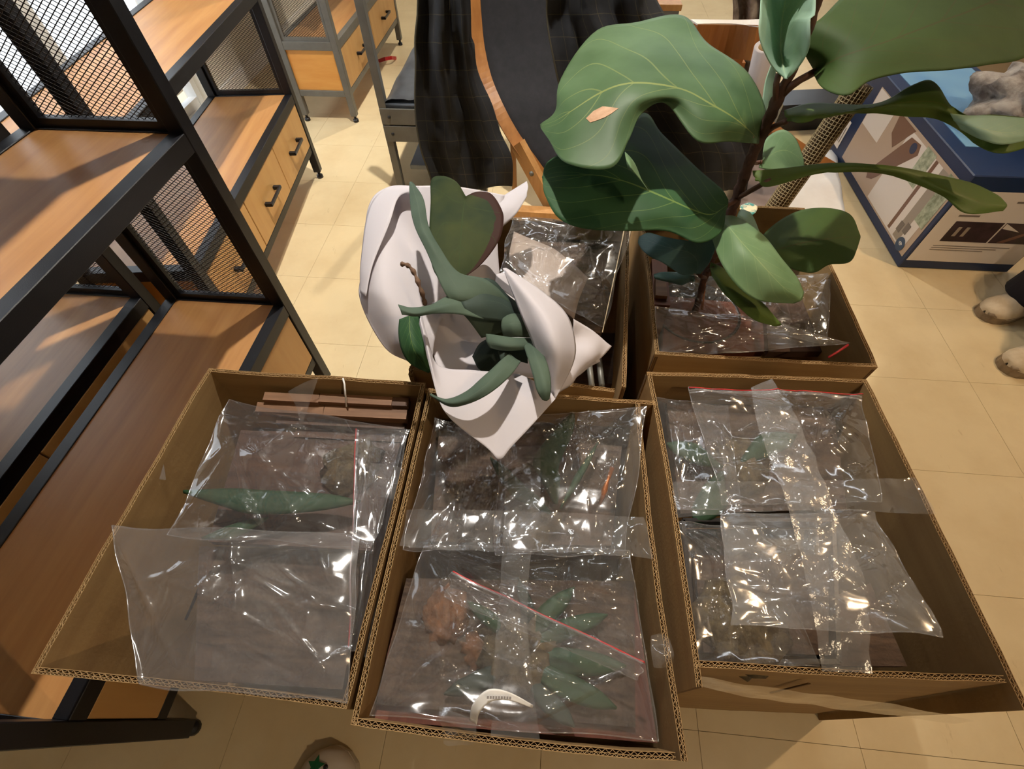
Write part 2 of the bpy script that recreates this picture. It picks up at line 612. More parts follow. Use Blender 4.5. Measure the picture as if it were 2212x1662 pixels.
def patchgrid(rows, nu=24, nv=12, amp=0.0, freq=12.0, seed=0, bow=0.0, smooth_rows=True):
    rows = [cr(r, nu) for r in rows]
    cols = []
    for i in range(nu):
        c = [r[i] for r in rows]
        cols.append(cr(c, nv) if smooth_rows else [c[0].lerp(c[-1], j / (nv - 1)) for j in range(nv)])
    g = [[cols[i][j] for i in range(nu)] for j in range(nv)]
    if amp or bow:
        res = []
        for j in range(nv):
            row = []
            for i in range(nu):
                a = g[j][min(i + 1, nu - 1)] - g[j][max(i - 1, 0)]
                b = g[min(j + 1, nv - 1)][i] - g[max(j - 1, 0)][i]
                n_ = a.cross(b)
                if n_.length > 1e-9: n_.normalize()
                if n_.z < 0: n_ = -n_
                d = amp * noise.noise(g[j][i] * freq + Vector((seed * 7.3, seed * 3.1, 0)))
                v = j / (nv - 1)
                d += bow * (1 - (2 * v - 1) ** 2)
                row.append(g[j][i] + n_ * d)
            res.append(row)
        g = res
    return g


def patch(name, rows, m, parent=None, nu=24, nv=12, amp=0.0, freq=12.0, seed=0, bow=0.0, solid=0.0008):
    return MB().grid(patchgrid(rows, nu, nv, amp, freq, seed, bow)).build(name, m, parent, True, solid)


def prism(mb, base, up):
    """base polygon (list of Vectors, planar) extruded by vector up"""
    n = len(base)
    b = [Vector(p) for p in base]
    nrm = (b[1] - b[0]).cross(b[2] - b[0])
    fs = [tuple(range(n)), tuple(range(2 * n - 1, n - 1, -1))]
    fs += [(i, i + n, (i + 1) % n + n, (i + 1) % n) for i in range(n)]
    mb.add(b + [p + Vector(up) for p in b], fs)
    return mb


def blob(mb, c, r, seed=0, n=16, amp=0.25, freq=3.0, squash=(1, 1, 1)):
    base = len(mb.v)
    m = n // 2
    for j in range(m + 1):
        th = math.pi * j / m
        for i in range(n):
            ph = 2 * math.pi * i / n
            d = Vector((math.sin(th) * math.cos(ph), math.sin(th) * math.sin(ph), math.cos(th)))
            k = 1 + amp * noise.noise(d * freq + Vector((seed * 5.1, 0, seed)))
            mb.v.append(Vector(c) + Vector((d.x * squash[0], d.y * squash[1], d.z * squash[2])) * (r * k))
    for j in range(m):
        for i in range(n):
            k = (i + 1) % n
            mb.f.append((base + j * n + i, base + (j + 1) * n + i, base + (j + 1) * n + k, base + j * n + k))
    return mb


# ================================================================== SETTING
TS = 0.307
slab = MB().box((-2.2, -1.9, -0.06), (3.6, 5.2, -0.0025)).build('floor', 'grout')
tag(slab, kind='structure')
tx0 = onz(793, 748, 0).x
ty0 = onz(793, 748, 0).y
tme = None
for i in range(-5, 9):
    for j in range(-5, 13):
        x, y = tx0 + i * TS, ty0 + j * TS
        if tme is None:
            o = MB().box((0.0004, 0.0004, -0.003), (TS - 0.0004, TS - 0.0004, 0.0)).build('tile', 'tile', slab, local=True)
            tme = o.data
        else:
            o = bpy.data.objects.new('tile', tme)
            COL.objects.link(o)
            o.parent = slab
        o.location = (x, y, 0)

XL, XR, YB, YF, ZC = -1.78, 3.4, -1.7, 5.0, 2.62
tag(MB().box((-2.2, -1.9, ZC), (3.6, 5.2, ZC + 0.1)).build('ceiling', 'ceiling'), kind='structure')
# left wall with a full-height glazed window
wl = MB()
wl.box((XL - 0.12, YB, 0), (XL, 0.55, ZC))
wl.box((XL - 0.12, 2.42, 0), (XL, YF, ZC))
wl.box((XL - 0.12, 0.55, 2.3), (XL, 2.42, ZC))
wl.box((XL - 0.12, 0.55, 0), (XL, 2.42, 0.06))
tag(wl.build('wall_left', 'wall'), kind='structure')
wb = MB()
wb.box((XL, YF, 0), (0.2, YF + 0.12, ZC))
wb.box((2.4, YF, 0), (XR, YF + 0.12, ZC))
wb.box((0.2, YF, 2.3), (2.4, YF + 0.12, ZC))
wb.box((0.2, YF, 0), (2.4, YF + 0.12, 0.9))
tag(wb.build('wall_back', 'wall'), kind='structure')
tag(MB().box((XR, YB, 0), (XR + 0.12, YF, ZC)).build('wall_right', 'wall'), kind='structure')
tag(MB().box((XL, YB - 0.12, 0), (XR, YB, ZC)).build('wall_front', 'wall'), kind='structure')


def window(name, p0, p1, axis, nb):
    root = bpy.data.objects.new(name, None)
    COL.objects.link(root)
    root.location = p0
    tag(root, kind='structure')
    fr = MB()
    z0, z1 = p0[2], p1[2]
    a, b = Vector((p0[0], p0[1], 0)), Vector((p1[0], p1[1], 0))
    for k in range(nb + 1):
        c = a.lerp(b, k / nb)
        fr.box((c.x - 0.025, c.y - 0.025, z0), (c.x + 0.025, c.y + 0.025, z1))
    for zz in (z0 + 0.02, (z0 + z1) / 2, z1 - 0.02):
        fr.bar(a + Vector((0, 0, zz)), b + Vector((0, 0, zz)), 0.04, 0.04)
    fr.build('window_frame', 'glass_frame', root)
    for k in range(nb):
        c, d = a.lerp(b, k / nb), a.lerp(b, (k + 1) / nb)
        MB().bar(c + Vector((0, 0, (z0 + z1) / 2)), d + Vector((0, 0, (z0 + z1) / 2)), 0.004, z1 - z0 - 0.06).build('pane', 'window_glass', root)
    return root


window('window_1', (XL - 0.06, 0.56, 0.06), (XL - 0.06, 2.41, 2.3), 'y', 3)
window('window_2', (0.21, YF + 0.06, 0.9), (2.39, YF + 0.06, 2.3), 'x', 3)
bb = MB().box((XL, 2.42, 0), (XL + 0.012, YF, 0.08)).build('baseboard_left', 'white')
tag(bb, kind='structure')
tag(MB().box((XL + 0.012, YF - 0.012, 0), (XR, YF, 0.08)).build('baseboard_back', 'white'), kind='structure')


# ceiling lamps
def downlight(x, y, label, power=LAMP_KEY, col=(1.0, 0.86, 0.66), cone=150, aim=None):
    t = thing('ceiling_downlight', label, 'ceiling light', (x, y, ZC), group='ceiling downlights')
    ring = MB()
    n = 24
    prof = [(0.052, 0), (0.052, -0.012), (0.044, -0.016), (0.038, -0.010), (0.036, 0.0)]
    base = len(ring.v)
    for r, z in prof:
        for k in range(n):
            a = 2 * math.pi * k / n
            ring.v.append(Vector((r * math.cos(a), r * math.sin(a), z)))
    for i in range(len(prof) - 1):
        for k in range(n):
            j = (k + 1) % n
            ring.f.append((i * n + k, i * n + j, (i + 1) * n + j, (i + 1) * n + k))
    ring.build('trim_ring', 'white', t, True, local=True)
    d = MB()
    d.add([(0.036 * math.cos(2 * math.pi * k / n), 0.036 * math.sin(2 * math.pi * k / n), -0.006) for k in range(n)], [tuple(range(n - 1, -1, -1))])
    d.build('bulb', 'lamp_warm', t, local=True)
    l = bpy.data.lights.new('downlight_lamp', 'SPOT')
    l.energy = power
    l.color = col
    l.spot_size = math.radians(cone)
    l.spot_blend = 0.4
    l.shadow_soft_size = 0.03
    lo = bpy.data.objects.new('downlight_lamp', l)
    COL.objects.link(lo)
    lo.parent = t
    lo.location = (0, 0, -0.03)
    if aim:
        lo.rotation_euler = (Vector(aim) - Vector((x, y, ZC))).to_track_quat('-Z', 'Y').to_euler()


downlight(-0.26, 1.45, 'round ceiling downlight above the aisle beside the drawer cabinets', 215, (1.0, 0.93, 0.82), 80, (-0.75, 1.15, 0.2))
downlight(1.9, 1.0, 'round ceiling downlight above the blue product carton', 80, (1.0, 0.68, 0.38), 100)
downlight(1.1, -0.9, 'round ceiling downlight nearest the white sneaker', 45, (1.0, 0.74, 0.46), 110)
downlight(-0.30, 3.3, 'added round ceiling downlight near the far end of the aisle', 110, (1.0, 0.88, 0.7), 110)  # unseen lamp, added as fill for the far floor
downlight(1.5, 3.3, 'added round ceiling downlight in front of the back window', 40, (1.0, 0.8, 0.56), 110)  # another unseen fill lamp, added to lift the far right


def tube_light(x, y, label, L=1.2, W_=0.085):
    t = thing('fluorescent_fixture', label, 'ceiling light', (x, y, ZC), group='fluorescent ceiling fixtures')
    MB().box((-L / 2, -W_ / 2, -0.03), (L / 2, W_ / 2, 0)).build('housing', 'white', t, local=True)
    MB().box((-L / 2 + 0.02, -W_ / 2 + 0.015, -0.045), (L / 2 - 0.02, W_ / 2 - 0.015, -0.0305)).build('diffuser', 'lamp_cool', t, local=True)


tube_light(0.0, 2.35, 'long fluorescent ceiling fixture above the dark chair')
tube_light(1.2, 2.0, 'long fluorescent ceiling fixture nearer the right wall', 1.2)


# ================================================================== SHELF UNITS
def mesh_panel(name, parent, y, x0, x1, z0, z1, pitch=(0.0135, 0.0086), st=0.0013):
    """expanded-metal sheet in the x-z plane: crossing strands clipped to the rectangle"""
    mb = MB()
    lw, lh = pitch
    k = lh / lw
    wid, hei = x1 - x0, z1 - z0
    for s in (1, -1):
        c = -k * wid if s == 1 else 0
        top = hei if s == 1 else hei + k * wid
        while c < top:
            xa, xb = 0.0, wid
            za, zb = c, c + s * k * wid
            # clip to 0..hei
            def xz(zv): return (zv - c) / (s * k)
            lo, hi = (xz(0), xz(hei)) if s == 1 else (xz(hei), xz(0))
            xa, xb = max(0, lo), min(wid, hi)
            if xb - xa > 0.002:
                mb.bar((x0 + xa, y + s * 0.0002, z0 + c + s * k * xa), (x0 + xb, y + s * 0.0002, z0 + c + s * k * xb), 0.0005, st, (0, 0, 1))
            c += lh
    return tag(mb.build(name, 'black_metal', parent, local=True), kind='stuff')


def shelf_unit(name, label, loc, rz, length, depth, levels, top, drawers, frame='black_metal', end_wood=True, near_mesh=True, foot=0.03):
    """local: x = 0 front .. -depth back, y = 0 far end .. -length near end"""
    t = thing(name, label, 'shelf unit', loc, rz, 'black frame shelf units')
    p = 0.03
    xs = (-p, -depth)
    ys = (-p, -length)
    for x in xs:
        for y in ys:
            post = MB().bbox((x, y, foot), (x + p, y + p, top), 0.0015).build('post', frame, t, local=True)
            ft = MB()
            ft.tube([(x + p / 2, y + p / 2, 0), (x + p / 2, y + p / 2, 0.012), (x + p / 2, y + p / 2, 0.0125), (x + p / 2, y + p / 2, foot + 0.001)],
                    [0.014, 0.013, 0.006, 0.006], 12).build('levelling_foot', 'black_plastic', post, True, local=True)
    L, D = length, depth
    for n_, z in enumerate(levels):
        fr = MB()
        fr.bbox((-p + 0.002, -L + p, z - 0.032), (0 - 0.001, -p, z + 0.001), 0.001)
        fr.bbox((-D + 0.001, -L + p, z - 0.032), (-D + p - 0.002, -p, z + 0.001), 0.001)
        for y in (-p, -L):
            fr.bbox((-D + p, y + 0.001, z - 0.032), (-p, y + p - 0.001, z + 0.001), 0.001)
        s = fr.build('shelf_rail', frame, t, local=True)
        MB().bbox((-D + p - 0.003, -L + p * 0.9, z - 0.02), (-p + 0.003, -p * 0.9, z - 0.0015), 0.001).build('shelf_board', 'wood', t, local=True)
    zl = sorted(levels)
    deck = zl[0]
    low = 0.12
    # lower rails under the drawers
    lr = MB()
    lr.bbox((-p + 0.004, -L + p, low), (-0.004, -p, low + 0.026), 0.001)
    lr.bbox((-D + 0.004, -L + p, low), (-D + p - 0.004, -p, low + 0.026), 0.001)
    for y in (-p, -L):
        lr.bbox((-D + p, y + 0.002, low), (-p, y + p - 0.002, low + 0.026), 0.001)
    lr.build('lower_rail', frame, t, local=True)
    for y in (-p + 0.009, -L + 0.009):
        MB().box((-D + p, y, low + 0.026), (-p, y + 0.012, deck - 0.032)).build('end_panel', 'panel_wood', t, local=True)
    MB().box((-D + 0.009, -L + p, low + 0.026), (-D + 0.018, -p, deck - 0.032)).build('back_panel', 'panel_wood', t, local=True)
    MB().box((-D + p, -L + p, low + 0.006), (-p, -p, low + 0.016)).build('bottom_board', 'panel_wood', t, local=True)
    # drawers along the front
    n = drawers
    wd = (L - 2 * p) / n
    z0, z1 = low + 0.028, deck - 0.034
    for k in range(n):
        ya, yb = -p - wd * (k + 1) + 0.002, -p - wd * k - 0.002
        dr = MB()
        dr.bbox((-0.021, ya, z0), (-0.003, yb, z1), 0.0015)
        d = dr.build('drawer_front', 'drawer_wood', t, local=True)
        yc = (ya + yb) / 2
        zc = (z0 + z1) / 2
        hm = MB()
        for sgn in (-1, 1):
            hm.bbox((-0.003, yc + sgn * 0.05 - 0.007, zc - 0.006), (0.022, yc + sgn * 0.05 + 0.007, zc + 0.006), 0.001)
        hm.bbox((0.015, yc - 0.057, zc - 0.005), (0.023, yc + 0.057, zc + 0.005), 0.001)
        hm.build('handle', 'handle', d, local=True)
    # mesh ends between the levels
    tops = zl[1:] + [top]
    for zb, zt in zip(zl, tops):
        for y, on in ((-p / 2, True), (-L + p / 2, near_mesh)):
            if not on: continue
            fr = MB()
            a0, a1, b0, b1 = -D + p, -p, zb + 0.001, zt - (0.032 if zt != top else 0.03)
            q = 0.014
            fr.box((a0, y - 0.007, b0), (a1, y + 0.007, b0 + q))
            fr.box((a0, y - 0.007, b1 - q), (a1, y + 0.007, b1))
            fr.box((a0, y - 0.007, b0 + q), (a0 + q, y + 0.007, b1 - q))
            fr.box((a1 - q, y - 0.007, b0 + q), (a1, y + 0.007, b1 - q))
            e = fr.build('mesh_frame', frame, t, local=True)
            mesh_panel('wire_mesh', e, y, a0 + q, a1 - q, b0 + q, b1 - q)
    tr = MB()
    tr.bbox((-p + 0.002, -L + p, top - 0.03), (-0.001, -p, top), 0.001)
    tr.bbox((-D + 0.001, -L + p, top - 0.03), (-D + p - 0.002, -p, top), 0.001)
    for y in (-p, -L):
        tr.bbox((-D + p, y + 0.001, top - 0.03), (-p, y + p - 0.001, top), 0.001)
    tr.build('top_rail', frame, t, local=True)
    return t


LV = [0.346, 0.757, 1.168]
shelf_unit('shelf_unit', 'nearest black shelf unit with wooden decks, touching the left cardboard box', (-0.633, 0.787, 0), 0, 0.88, 0.305, LV, 1.56, 2, near_mesh=False)
shelf_unit('shelf_unit', 'black shelf unit standing back to back behind the nearest one, by the window', (-1.0, 0.787, 0), 0, 0.88, 0.305, LV, 1.56, 2, near_mesh=False)
shelf_unit('shelf_unit', 'shelf unit with two handled drawer fronts in view, middle of the aisle row', (-1.03, 1.895, 0), math.radians(6.6), 1.04, 0.325, [0.346, 0.665], 1.35, 3, near_mesh=False)
D_ = shelf_unit('shelf_unit', 'farthest shelf unit, with an orange wooden end panel facing us', (-1.01, 3.40, 0), 0, 1.026, 0.285, LV, 1.56, 2, frame='grey_metal')

# ================================================================== CARDBOARD BOXES
BH = 0.47
TW = 0.0075


def offset_path(path, d):
    out = []
    n = len(path)
    for i in range(n):
        a = path[max(i - 1, 0)]
        b = path[min(i + 1, n - 1)]
        t = (b - a).normalized()
        nn = Vector((t.y, -t.x, 0))
        out.append(path[i] + nn * d)
    return out


def wall_sheet(mb, path, t0, t1, z0, ztop):
    """solid sheet between the offsets t0 and t1 of a plan path; ztop per point"""
    a, b = offset_path(path, t0), offset_path(path, t1)
    n = len(path)
    base = len(mb.v)
    for i in range(n):
        zt = ztop[i]
        for p, z in ((a[i], z0), (b[i], z0), (b[i], zt), (a[i], zt)):
            mb.v.append(Vector((p.x, p.y, z)))
    for i in range(n - 1):
        for k in range(4):
            j = (k + 1) % 4
            mb.f.append((base + i * 4 + k, base + i * 4 + j, base + (i + 1) * 4 + j, base + (i + 1) * 4 + k))
    mb.f.append((base, base + 3, base + 2, base + 1))
    e = base + (n - 1) * 4
    mb.f.append((e, e + 1, e + 2, e + 3))


def flute(mb, path, t0, t1, zt, h, period, th=0.0005):
    """zigzag paper ribbon between the liners at the rim"""
    L = [0]
    for i in range(1, len(path)):
        L.append(L[-1] + (path[i] - path[i - 1]).length)
    def at(s, t):
        s = max(0, min(L[-1] - 1e-6, s))
        i = max(k for k in range(len(L) - 1) if L[k] <= s)
        f_ = (s - L[i]) / (L[i + 1] - L[i])
        p = path[i].lerp(path[i + 1], f_)
        tg = (path[i + 1] - path[i]).normalized()
        nn = Vector((tg.y, -tg.x, 0))
        z = zt[i] + (zt[i + 1] - zt[i]) * f_
        return p + nn * t, z
    n = int(L[-1] / period * 2)
    prev = None
    for k in range(n + 1):
        s = k * period / 2
        p, z = at(s, t0 if k % 2 else t1)
        if prev:
            q, zq = prev
            d = (p - q).normalized()
            o_ = Vector((d.y, -d.x, 0)) * (th / 2)
            mb.add([(q.x + o_.x, q.y + o_.y, zq - h), (p.x + o_.x, p.y + o_.y, z - h), (p.x + o_.x, p.y + o_.y, z - 0.0004), (q.x + o_.x, q.y + o_.y, zq - 0.0004),
                    (q.x - o_.x, q.y - o_.y, zq - h), (p.x - o_.x, p.y - o_.y, z - h), (p.x - o_.x, p.y - o_.y, z - 0.0004), (q.x - o_.x, q.y - o_.y, zq - 0.0004)],
                   [(0, 1, 2, 3), (7, 6, 5, 4), (3, 2, 6, 7)])
        prev = (p, z)


PANELS = {}


def cbox(name, label, x0, x1, y0, y1, seed=0, h=BH, walls=None, group='open cardboard boxes'):
    """walls: dict side -> list of plan points (outer face), side order front,right,back,left counterclockwise"""
    t = thing(name, label, 'cardboard box', ((x0 + x1) / 2, (y0 + y1) / 2, 0), group=group)
    rnd = random.Random(seed)
    P = {'front': [(x0, y0), (x1, y0)], 'right': [(x1, y0), (x1, y1)], 'back': [(x1, y1), (x0, y1)], 'left': [(x0, y1), (x0, y0)]}
    if walls: P.update(walls)
    for side, pl in P.items():
        pts = [Vector((p[0], p[1], 0)) for p in pl]
        N = 17
        path = cr(pts, N)
        bulge = rnd.uniform(-0.003, 0.004)
        nn = Vector(((pts[-1] - pts[0]).y, -(pts[-1] - pts[0]).x, 0)).normalized()
        sd = rnd.random() * 50
        path = [p + nn * (bulge * math.sin(math.pi * i / (N - 1)) + 0.0012 * noise.noise(Vector((i * 0.5, sd, 0)))) for i, p in enumerate(path)]
        zt = [h + 0.002 * noise.noise(Vector((i * 0.45, sd, 3))) for i in range(N)]
        # layers measured inwards (negative = into the box)
        mb = MB()
        lin = 0.0007
        a, b, c = 0.0, -0.0032, -TW
        wall_sheet(mb, path, a - lin, a, 0, zt)
        wall_sheet(mb, path, b - lin / 2, b + lin / 2, 0.01, zt)
        wall_sheet(mb, path, c, c + lin, 0, zt)
        pan = mb.build('side_panel', 'card', t)
        PANELS[(t.name, side)] = pan
        core = MB()
        wall_sheet(core, path, c + lin, a - lin, 0.0, [z - 0.007 for z in zt])
        core.build('core', 'card_dark', pan)  # dark brown filler stands in for shade between the liners
        fl = MB()
        flute(fl, path, b + lin / 2, a - lin, zt, 0.008, 0.0052)
        flute(fl, path, c + lin, b - lin / 2, zt, 0.008, 0.0082)
        tag(fl.build('fluting', 'card_edge', pan), kind='stuff')
    MB().box((x0 + TW, y0 + TW, 0.002), (x1 - TW, y1 - TW, 0.008)).build('bottom_panel', 'card', t)
    return t


boxL = cbox('cardboard_box', 'left front cardboard box holding wooden slats and a milky plastic bag', -0.617, -0.208, -0.012, 0.472, 1)
boxM = cbox('cardboard_box', 'middle front cardboard box with crossed clear tape and a white paper tag', -0.199, 0.180, -0.027, 0.461, 2,
            walls={'back': [(0.200, 0.464), (0.0, 0.461), (-0.205, 0.459)], 'right': [(0.193, -0.026), (0.180, 0.2), (0.172, 0.459)]})
boxR = cbox('cardboard_box', 'right front cardboard box with a splayed corner and zipper bags taped in', 0.200, 0.590, 0.052, 0.532, 3,
            walls={'front': [(0.214, 0.068), (0.40, 0.073), (0.586, 0.084)], 'left': [(0.190, 0.527), (0.202, 0.3), (0.212, 0.047)],
                   'right': [(0.600, 0.058), (0.590, 0.30), (0.577, 0.540)], 'back': [(0.577, 0.541), (0.38, 0.534), (0.189, 0.527)]})
boxBM = cbox('cardboard_box', 'cardboard box behind the middle one, holding the paper-wrapped staghorn fern', -0.243, 0.172, 0.488, 0.972, 4,
             walls={'front': [(-0.245, 0.499), (-0.05, 0.490), (0.130, 0.478)], 'right': [(0.150, 0.490), (0.166, 0.70), (0.184, 0.972)]})
boxBR = cbox('cardboard_box', 'cardboard box behind the right one, from which the fig plant rises', 0.208, 0.606, 0.570, 1.056, 5)

# the front panel of the right box leans in at the top, its foot stands further out
def front_y(z):
    return 0.038 + 0.03 * z / BH


_fp = PANELS[(boxR.name, 'front')]
for ob in [_fp] + list(_fp.children):
    off = root_loc(ob)
    for v in ob.data.vertices:
        v.co.y -= 0.03 * (1 - (v.co.z + off.z) / BH)
for sd_ in (PANELS[(boxR.name, 'left')], PANELS[(boxR.name, 'right')]):
    for ob in [sd_] + list(sd_.children):
        off = root_loc(ob)
        for v in ob.data.vertices:
            f_ = max(0.0, 1 - (v.co.y + off.y - 0.047) / 0.2)
            v.co.y -= 0.014 * f_ * (1 - (v.co.z + off.z) / BH)
# cut line in the front panel of the right box
MB().bar((0.362, front_y(0.43) - 0.0005, 0.445), (0.362, front_y(0.33) - 0.0005, 0.33), 0.003, 0.0015, (0, -1, 0)).build('slot', 'card_dark', boxR)


# ================================================================== PLASTIC BAGS
def crumple(u, v, folds, seed):
    d = 0
    wx = u + 0.06 * noise.noise(Vector((u * 4, v * 4, seed)))
    wy = v + 0.06 * noise.noise(Vector((u * 4, v * 4, seed + 9)))
    for (cx, sy, off, fq, am) in folds:
        s = (cx * wx + sy * wy) * fq + off
        tri = abs((s % 1.0) - 0.5) * 2
        d += am * tri
    return d


def creases(rnd, k):
    out = []
    for _ in range(k):
        if rnd.random() < 0.45:      # fan out from a corner
            cx, cy = rnd.choice([(0, 0), (1, 0), (0, 1), (1, 1), (0.5, 0), (0.5, 1)])
            a = math.atan2(0.5 - cy, 0.5 - cx) + rnd.uniform(-0.7, 0.7)
            l = rnd.uniform(0.25, 0.7)
            cx, cy = cx + math.cos(a) * l * 0.55, cy + math.sin(a) * l * 0.55
        else:
            cx, cy, a, l = rnd.uniform(0.1, 0.9), rnd.uniform(0.1, 0.9), rnd.uniform(0, math.pi), rnd.uniform(0.12, 0.5)
        out.append((cx, cy, math.cos(a), math.sin(a), l, rnd.uniform(0.007, 0.026), rnd.choice((-1, 1, 1)) * rnd.uniform(0.4, 1.0)))
    return out


def crease_h(u, v, cs):
    d = 0.0
    for (cx, cy, ca, sa, l, wd, am) in cs:
        x, y = u - cx, v - cy
        t_ = x * ca + y * sa
        if abs(t_) > l: continue
        q_ = (y * ca - x * sa) / wd
        if abs(q_) > 3: continue
        d += am * (1 - (t_ / l) ** 2) / (1 + q_ * q_ * 1.4) 
    return d


def bag(name, label, corners, m='bag_clear', puff=0.02, seed=1, n=80, amp=0.006, zip_side=None, group='clear zipper bags', bow=0.0, cat='plastic bag'):
    """corners TL, TR, BR, BL as (px, py, z)"""
    tl, tr, br, bl = [onz(*c) for c in corners]
    ctr = (tl + tr + br + bl) / 4
    t = thing(name, label, cat, (ctr.x, ctr.y, min(c[2] for c in corners) - puff), group=group)
    rnd = random.Random(seed)
    folds = []
    for k in range(7):
        a = rnd.uniform(0, math.pi)
        folds.append((math.cos(a), math.sin(a), rnd.random(), rnd.uniform(0.9, 3.2), amp * rnd.uniform(0.25, 0.75)))
    cs = creases(rnd, 26)
    top, bot = [], []
    for j in range(n):
        v = j / (n - 1)
        r0, r1 = [], []
        for i in range(n):
            u = i / (n - 1)
            p = (tl.lerp(tr, u)).lerp(bl.lerp(br, u), v)
            # soft edge waviness in plan
            p = p + Vector((noise.noise(Vector((v * 3, seed, 1))) * 0.006, noise.noise(Vector((u * 3, seed, 5))) * 0.006, 0))
            e = (1 - abs(2 * u - 1) ** 3) * (1 - abs(2 * v - 1) ** 3)
            c = crumple(u, v, folds, seed) - amp * 1.2
            c += amp * 0.75 * crease_h(u, v, cs) + amp * 0.7 * noise.noise(Vector((u * 3.2, v * 3.2, seed * 3.3)))
            ed = min(1.0, 0.45 + e)
            dz = bow * (1 - (2 * u - 1) ** 2)
            r0.append(p + Vector((0, 0, puff * e + c * ed + dz)))
            c2 = crumple(v, u, folds, seed + 3)
            r1.append(p + Vector((0, 0, -puff * 0.8 * e + (c if e < 0.02 else 0.3 * c2) * ed - 0.0006 + dz)))
        top.append(r0)
        bot.append(r1)
    MB().grid(top).build('upper_film', m, t, True)
    MB().grid(bot).build('lower_film', m, t, True)
    # welded rim all round
    rim = [top[0][i] for i in range(n)] + [top[j][n - 1] for j in range(1, n)] + [top[n - 1][i] for i in range(n - 2, -1, -1)] + [top[j][0] for j in range(n - 2, -1, -1)]
    MB().tube(rim, 0.0009, 5, False).build('welded_edge', 'bag_milky', t, True)
    if zip_side:
        def line(k):
            if zip_side == 'top': return [top[k][i] + Vector((0, 0, 0.002)) for i in range(n)]
            if zip_side == 'bottom': return [top[n - 1 - k][i] + Vector((0, 0, 0.002)) for i in range(n)]
            if zip_side == 'left': return [top[j][k] + Vector((0, 0, 0.002)) for j in range(n)]
            return [top[j][n - 1 - k] + Vector((0, 0, 0.002)) for j in range(n)]
        MB().tube(line(1), 0.0011, 6).build('red_zip_line', 'red', t, True)
        MB().tube(line(3), 0.0014, 6).build('zip_rib', 'bag_frost', t, True)
        MB().tube(line(5), 0.0016, 6).build('zip_rib', 'bag_frost', t, True)
    return t


def tape(name, label, rows, m='tape_clear', seed=1, nu=60, nv=14, amp=0.004, freq=28, group='clear packing tape strips'):
    g = patchgrid(rows, nu, nv, amp, freq, seed)
    c = g[len(g) // 2][len(g[0]) // 2]
    o = MB()
    o.grid([[p - c for p in r] for r in g])
    ob = o.build(name, m, None, True)
    ob.location = c
    return tag(ob, label, 'tape', group)


def slab_quad(mb, corners, th):
    """thick board from four world points (top face), thickness downwards along z"""
    tops = [Vector(c) for c in corners]
    mb.add(tops + [p - Vector((0, 0, th)) for p in tops],
           [(0, 1, 2, 3), (7, 6, 5, 4), (0, 4, 5, 1), (1, 5, 6, 2), (2, 6, 7, 3), (3, 7, 4, 0)])
    return mb


def mounted_plant(label, corners, z, seed, board='walnut_dark', leaves=(), moss=None, group='mounted plants packed in the boxes'):
    pts = [onz(c[0], c[1], z) for c in corners]
    c = sum(pts, Vector()) / 4
    t = thing('mounted_plant', label, 'plant', (c.x, c.y, z - 0.02), group=group)
    slab_quad(MB(), pts, 0.018).build('board', board, t)
    if moss:
        p = onz(moss[0], moss[1], z + 0.004)
        blob(MB(), p, moss[2], seed, 20, 0.5, 4, (1, 1, 0.45)).build('moss_clump', 'moss', t, True)
    for k, lf in enumerate(leaves):
        m = lf[0]
        a, b, c_ = lf[1:4]
        A, B_, C_ = [onz(p[0], p[1], p[2]) for p in (a, b, c_)]
        wdt = lf[4]
        dirn = (C_ - A).normalized()
        side = dirn.cross(Vector((0, 0, 1))).normalized() * wdt
        rows = []
        for s in (-1, 0, 1):
            rows.append([A + side * (0.15 * s), A.lerp(B_, 0.6) + side * s * 0.8, B_ + side * s, B_.lerp(C_, 0.6) + side * (s * 0.75), C_ + side * (0.1 * s)])
        patch('frond', rows, m, t, 20, 7, 0.004, 20, seed + k, 0.004)
    return t


# ---- left box
t = thing('deck_tile', 'stack of walnut deck slats at the back of the left cardboard box', 'deck tile', tuple(onz(740, 880, 0.33)))
for k, (xa, xb, ya, yb, z, mm) in enumerate([(572, 690, 847, 864, 0.438, 'walnut'), (692, 848, 850, 868, 0.438, 'walnut'), (850, 884, 858, 876, 0.436, 'walnut_dark'),
                                             (556, 700, 869, 889, 0.428, 'walnut'), (702, 880, 876, 897, 0.428, 'walnut'),
                                             (600, 876, 893, 914, 0.412, 'walnut_dark'), (640, 872, 922, 944, 0.398, 'walnut_dark')]):
    dy = (xb - xa) * 0.05
    slab_quad(MB(), [onz(xa, ya, z), onz(xb, ya + dy, z), onz(xb - 3, yb + dy, z), onz(xa - 5, yb, z)], 0.016).build('slat', mm, t)
mb = MB()
for k in range(30):
    a, b = onz(640 + k * 7.6, 930, 0.37), onz(640 + k * 7.6, 985, 0.37)
    mb.bar(a, b, 0.0018, 0.003)
for k in range(7):
    mb.bar(onz(640, 930 + k * 9, 0.371), onz(862, 934 + k * 9, 0.371), 0.0018, 0.003)
tag(mb.build('base_grid', 'black_plastic', t), kind='stuff')
mounted_plant('dark board with a long green frond inside the upper bag of the left box', [(520, 930), (870, 940), (800, 1190), (450, 1170)], 0.395, 3, 'walnut_dark',
              [('leaf_green', (398, 1062, 0.43), (560, 1085, 0.44), (780, 1085, 0.43), 0.02),
               ('leaf_green', (440, 1165, 0.42), (500, 1150, 0.42), (580, 1120, 0.415), 0.012)], (760, 1010, 0.05))
mounted_plant('brown bark slab lying under the front milky bag of the left box', [(430, 1180), (790, 1190), (740, 1490), (420, 1470)], 0.36, 5, 'bark_brown')
bag('zipper_bag', 'clear bag lying against the wooden slats in the left box', [(497, 866, 0.455), (885, 930, 0.44), (802, 1186, 0.455), (365, 1158, 0.465)], 'bag_clear', 0.022, 11, amp=0.009)
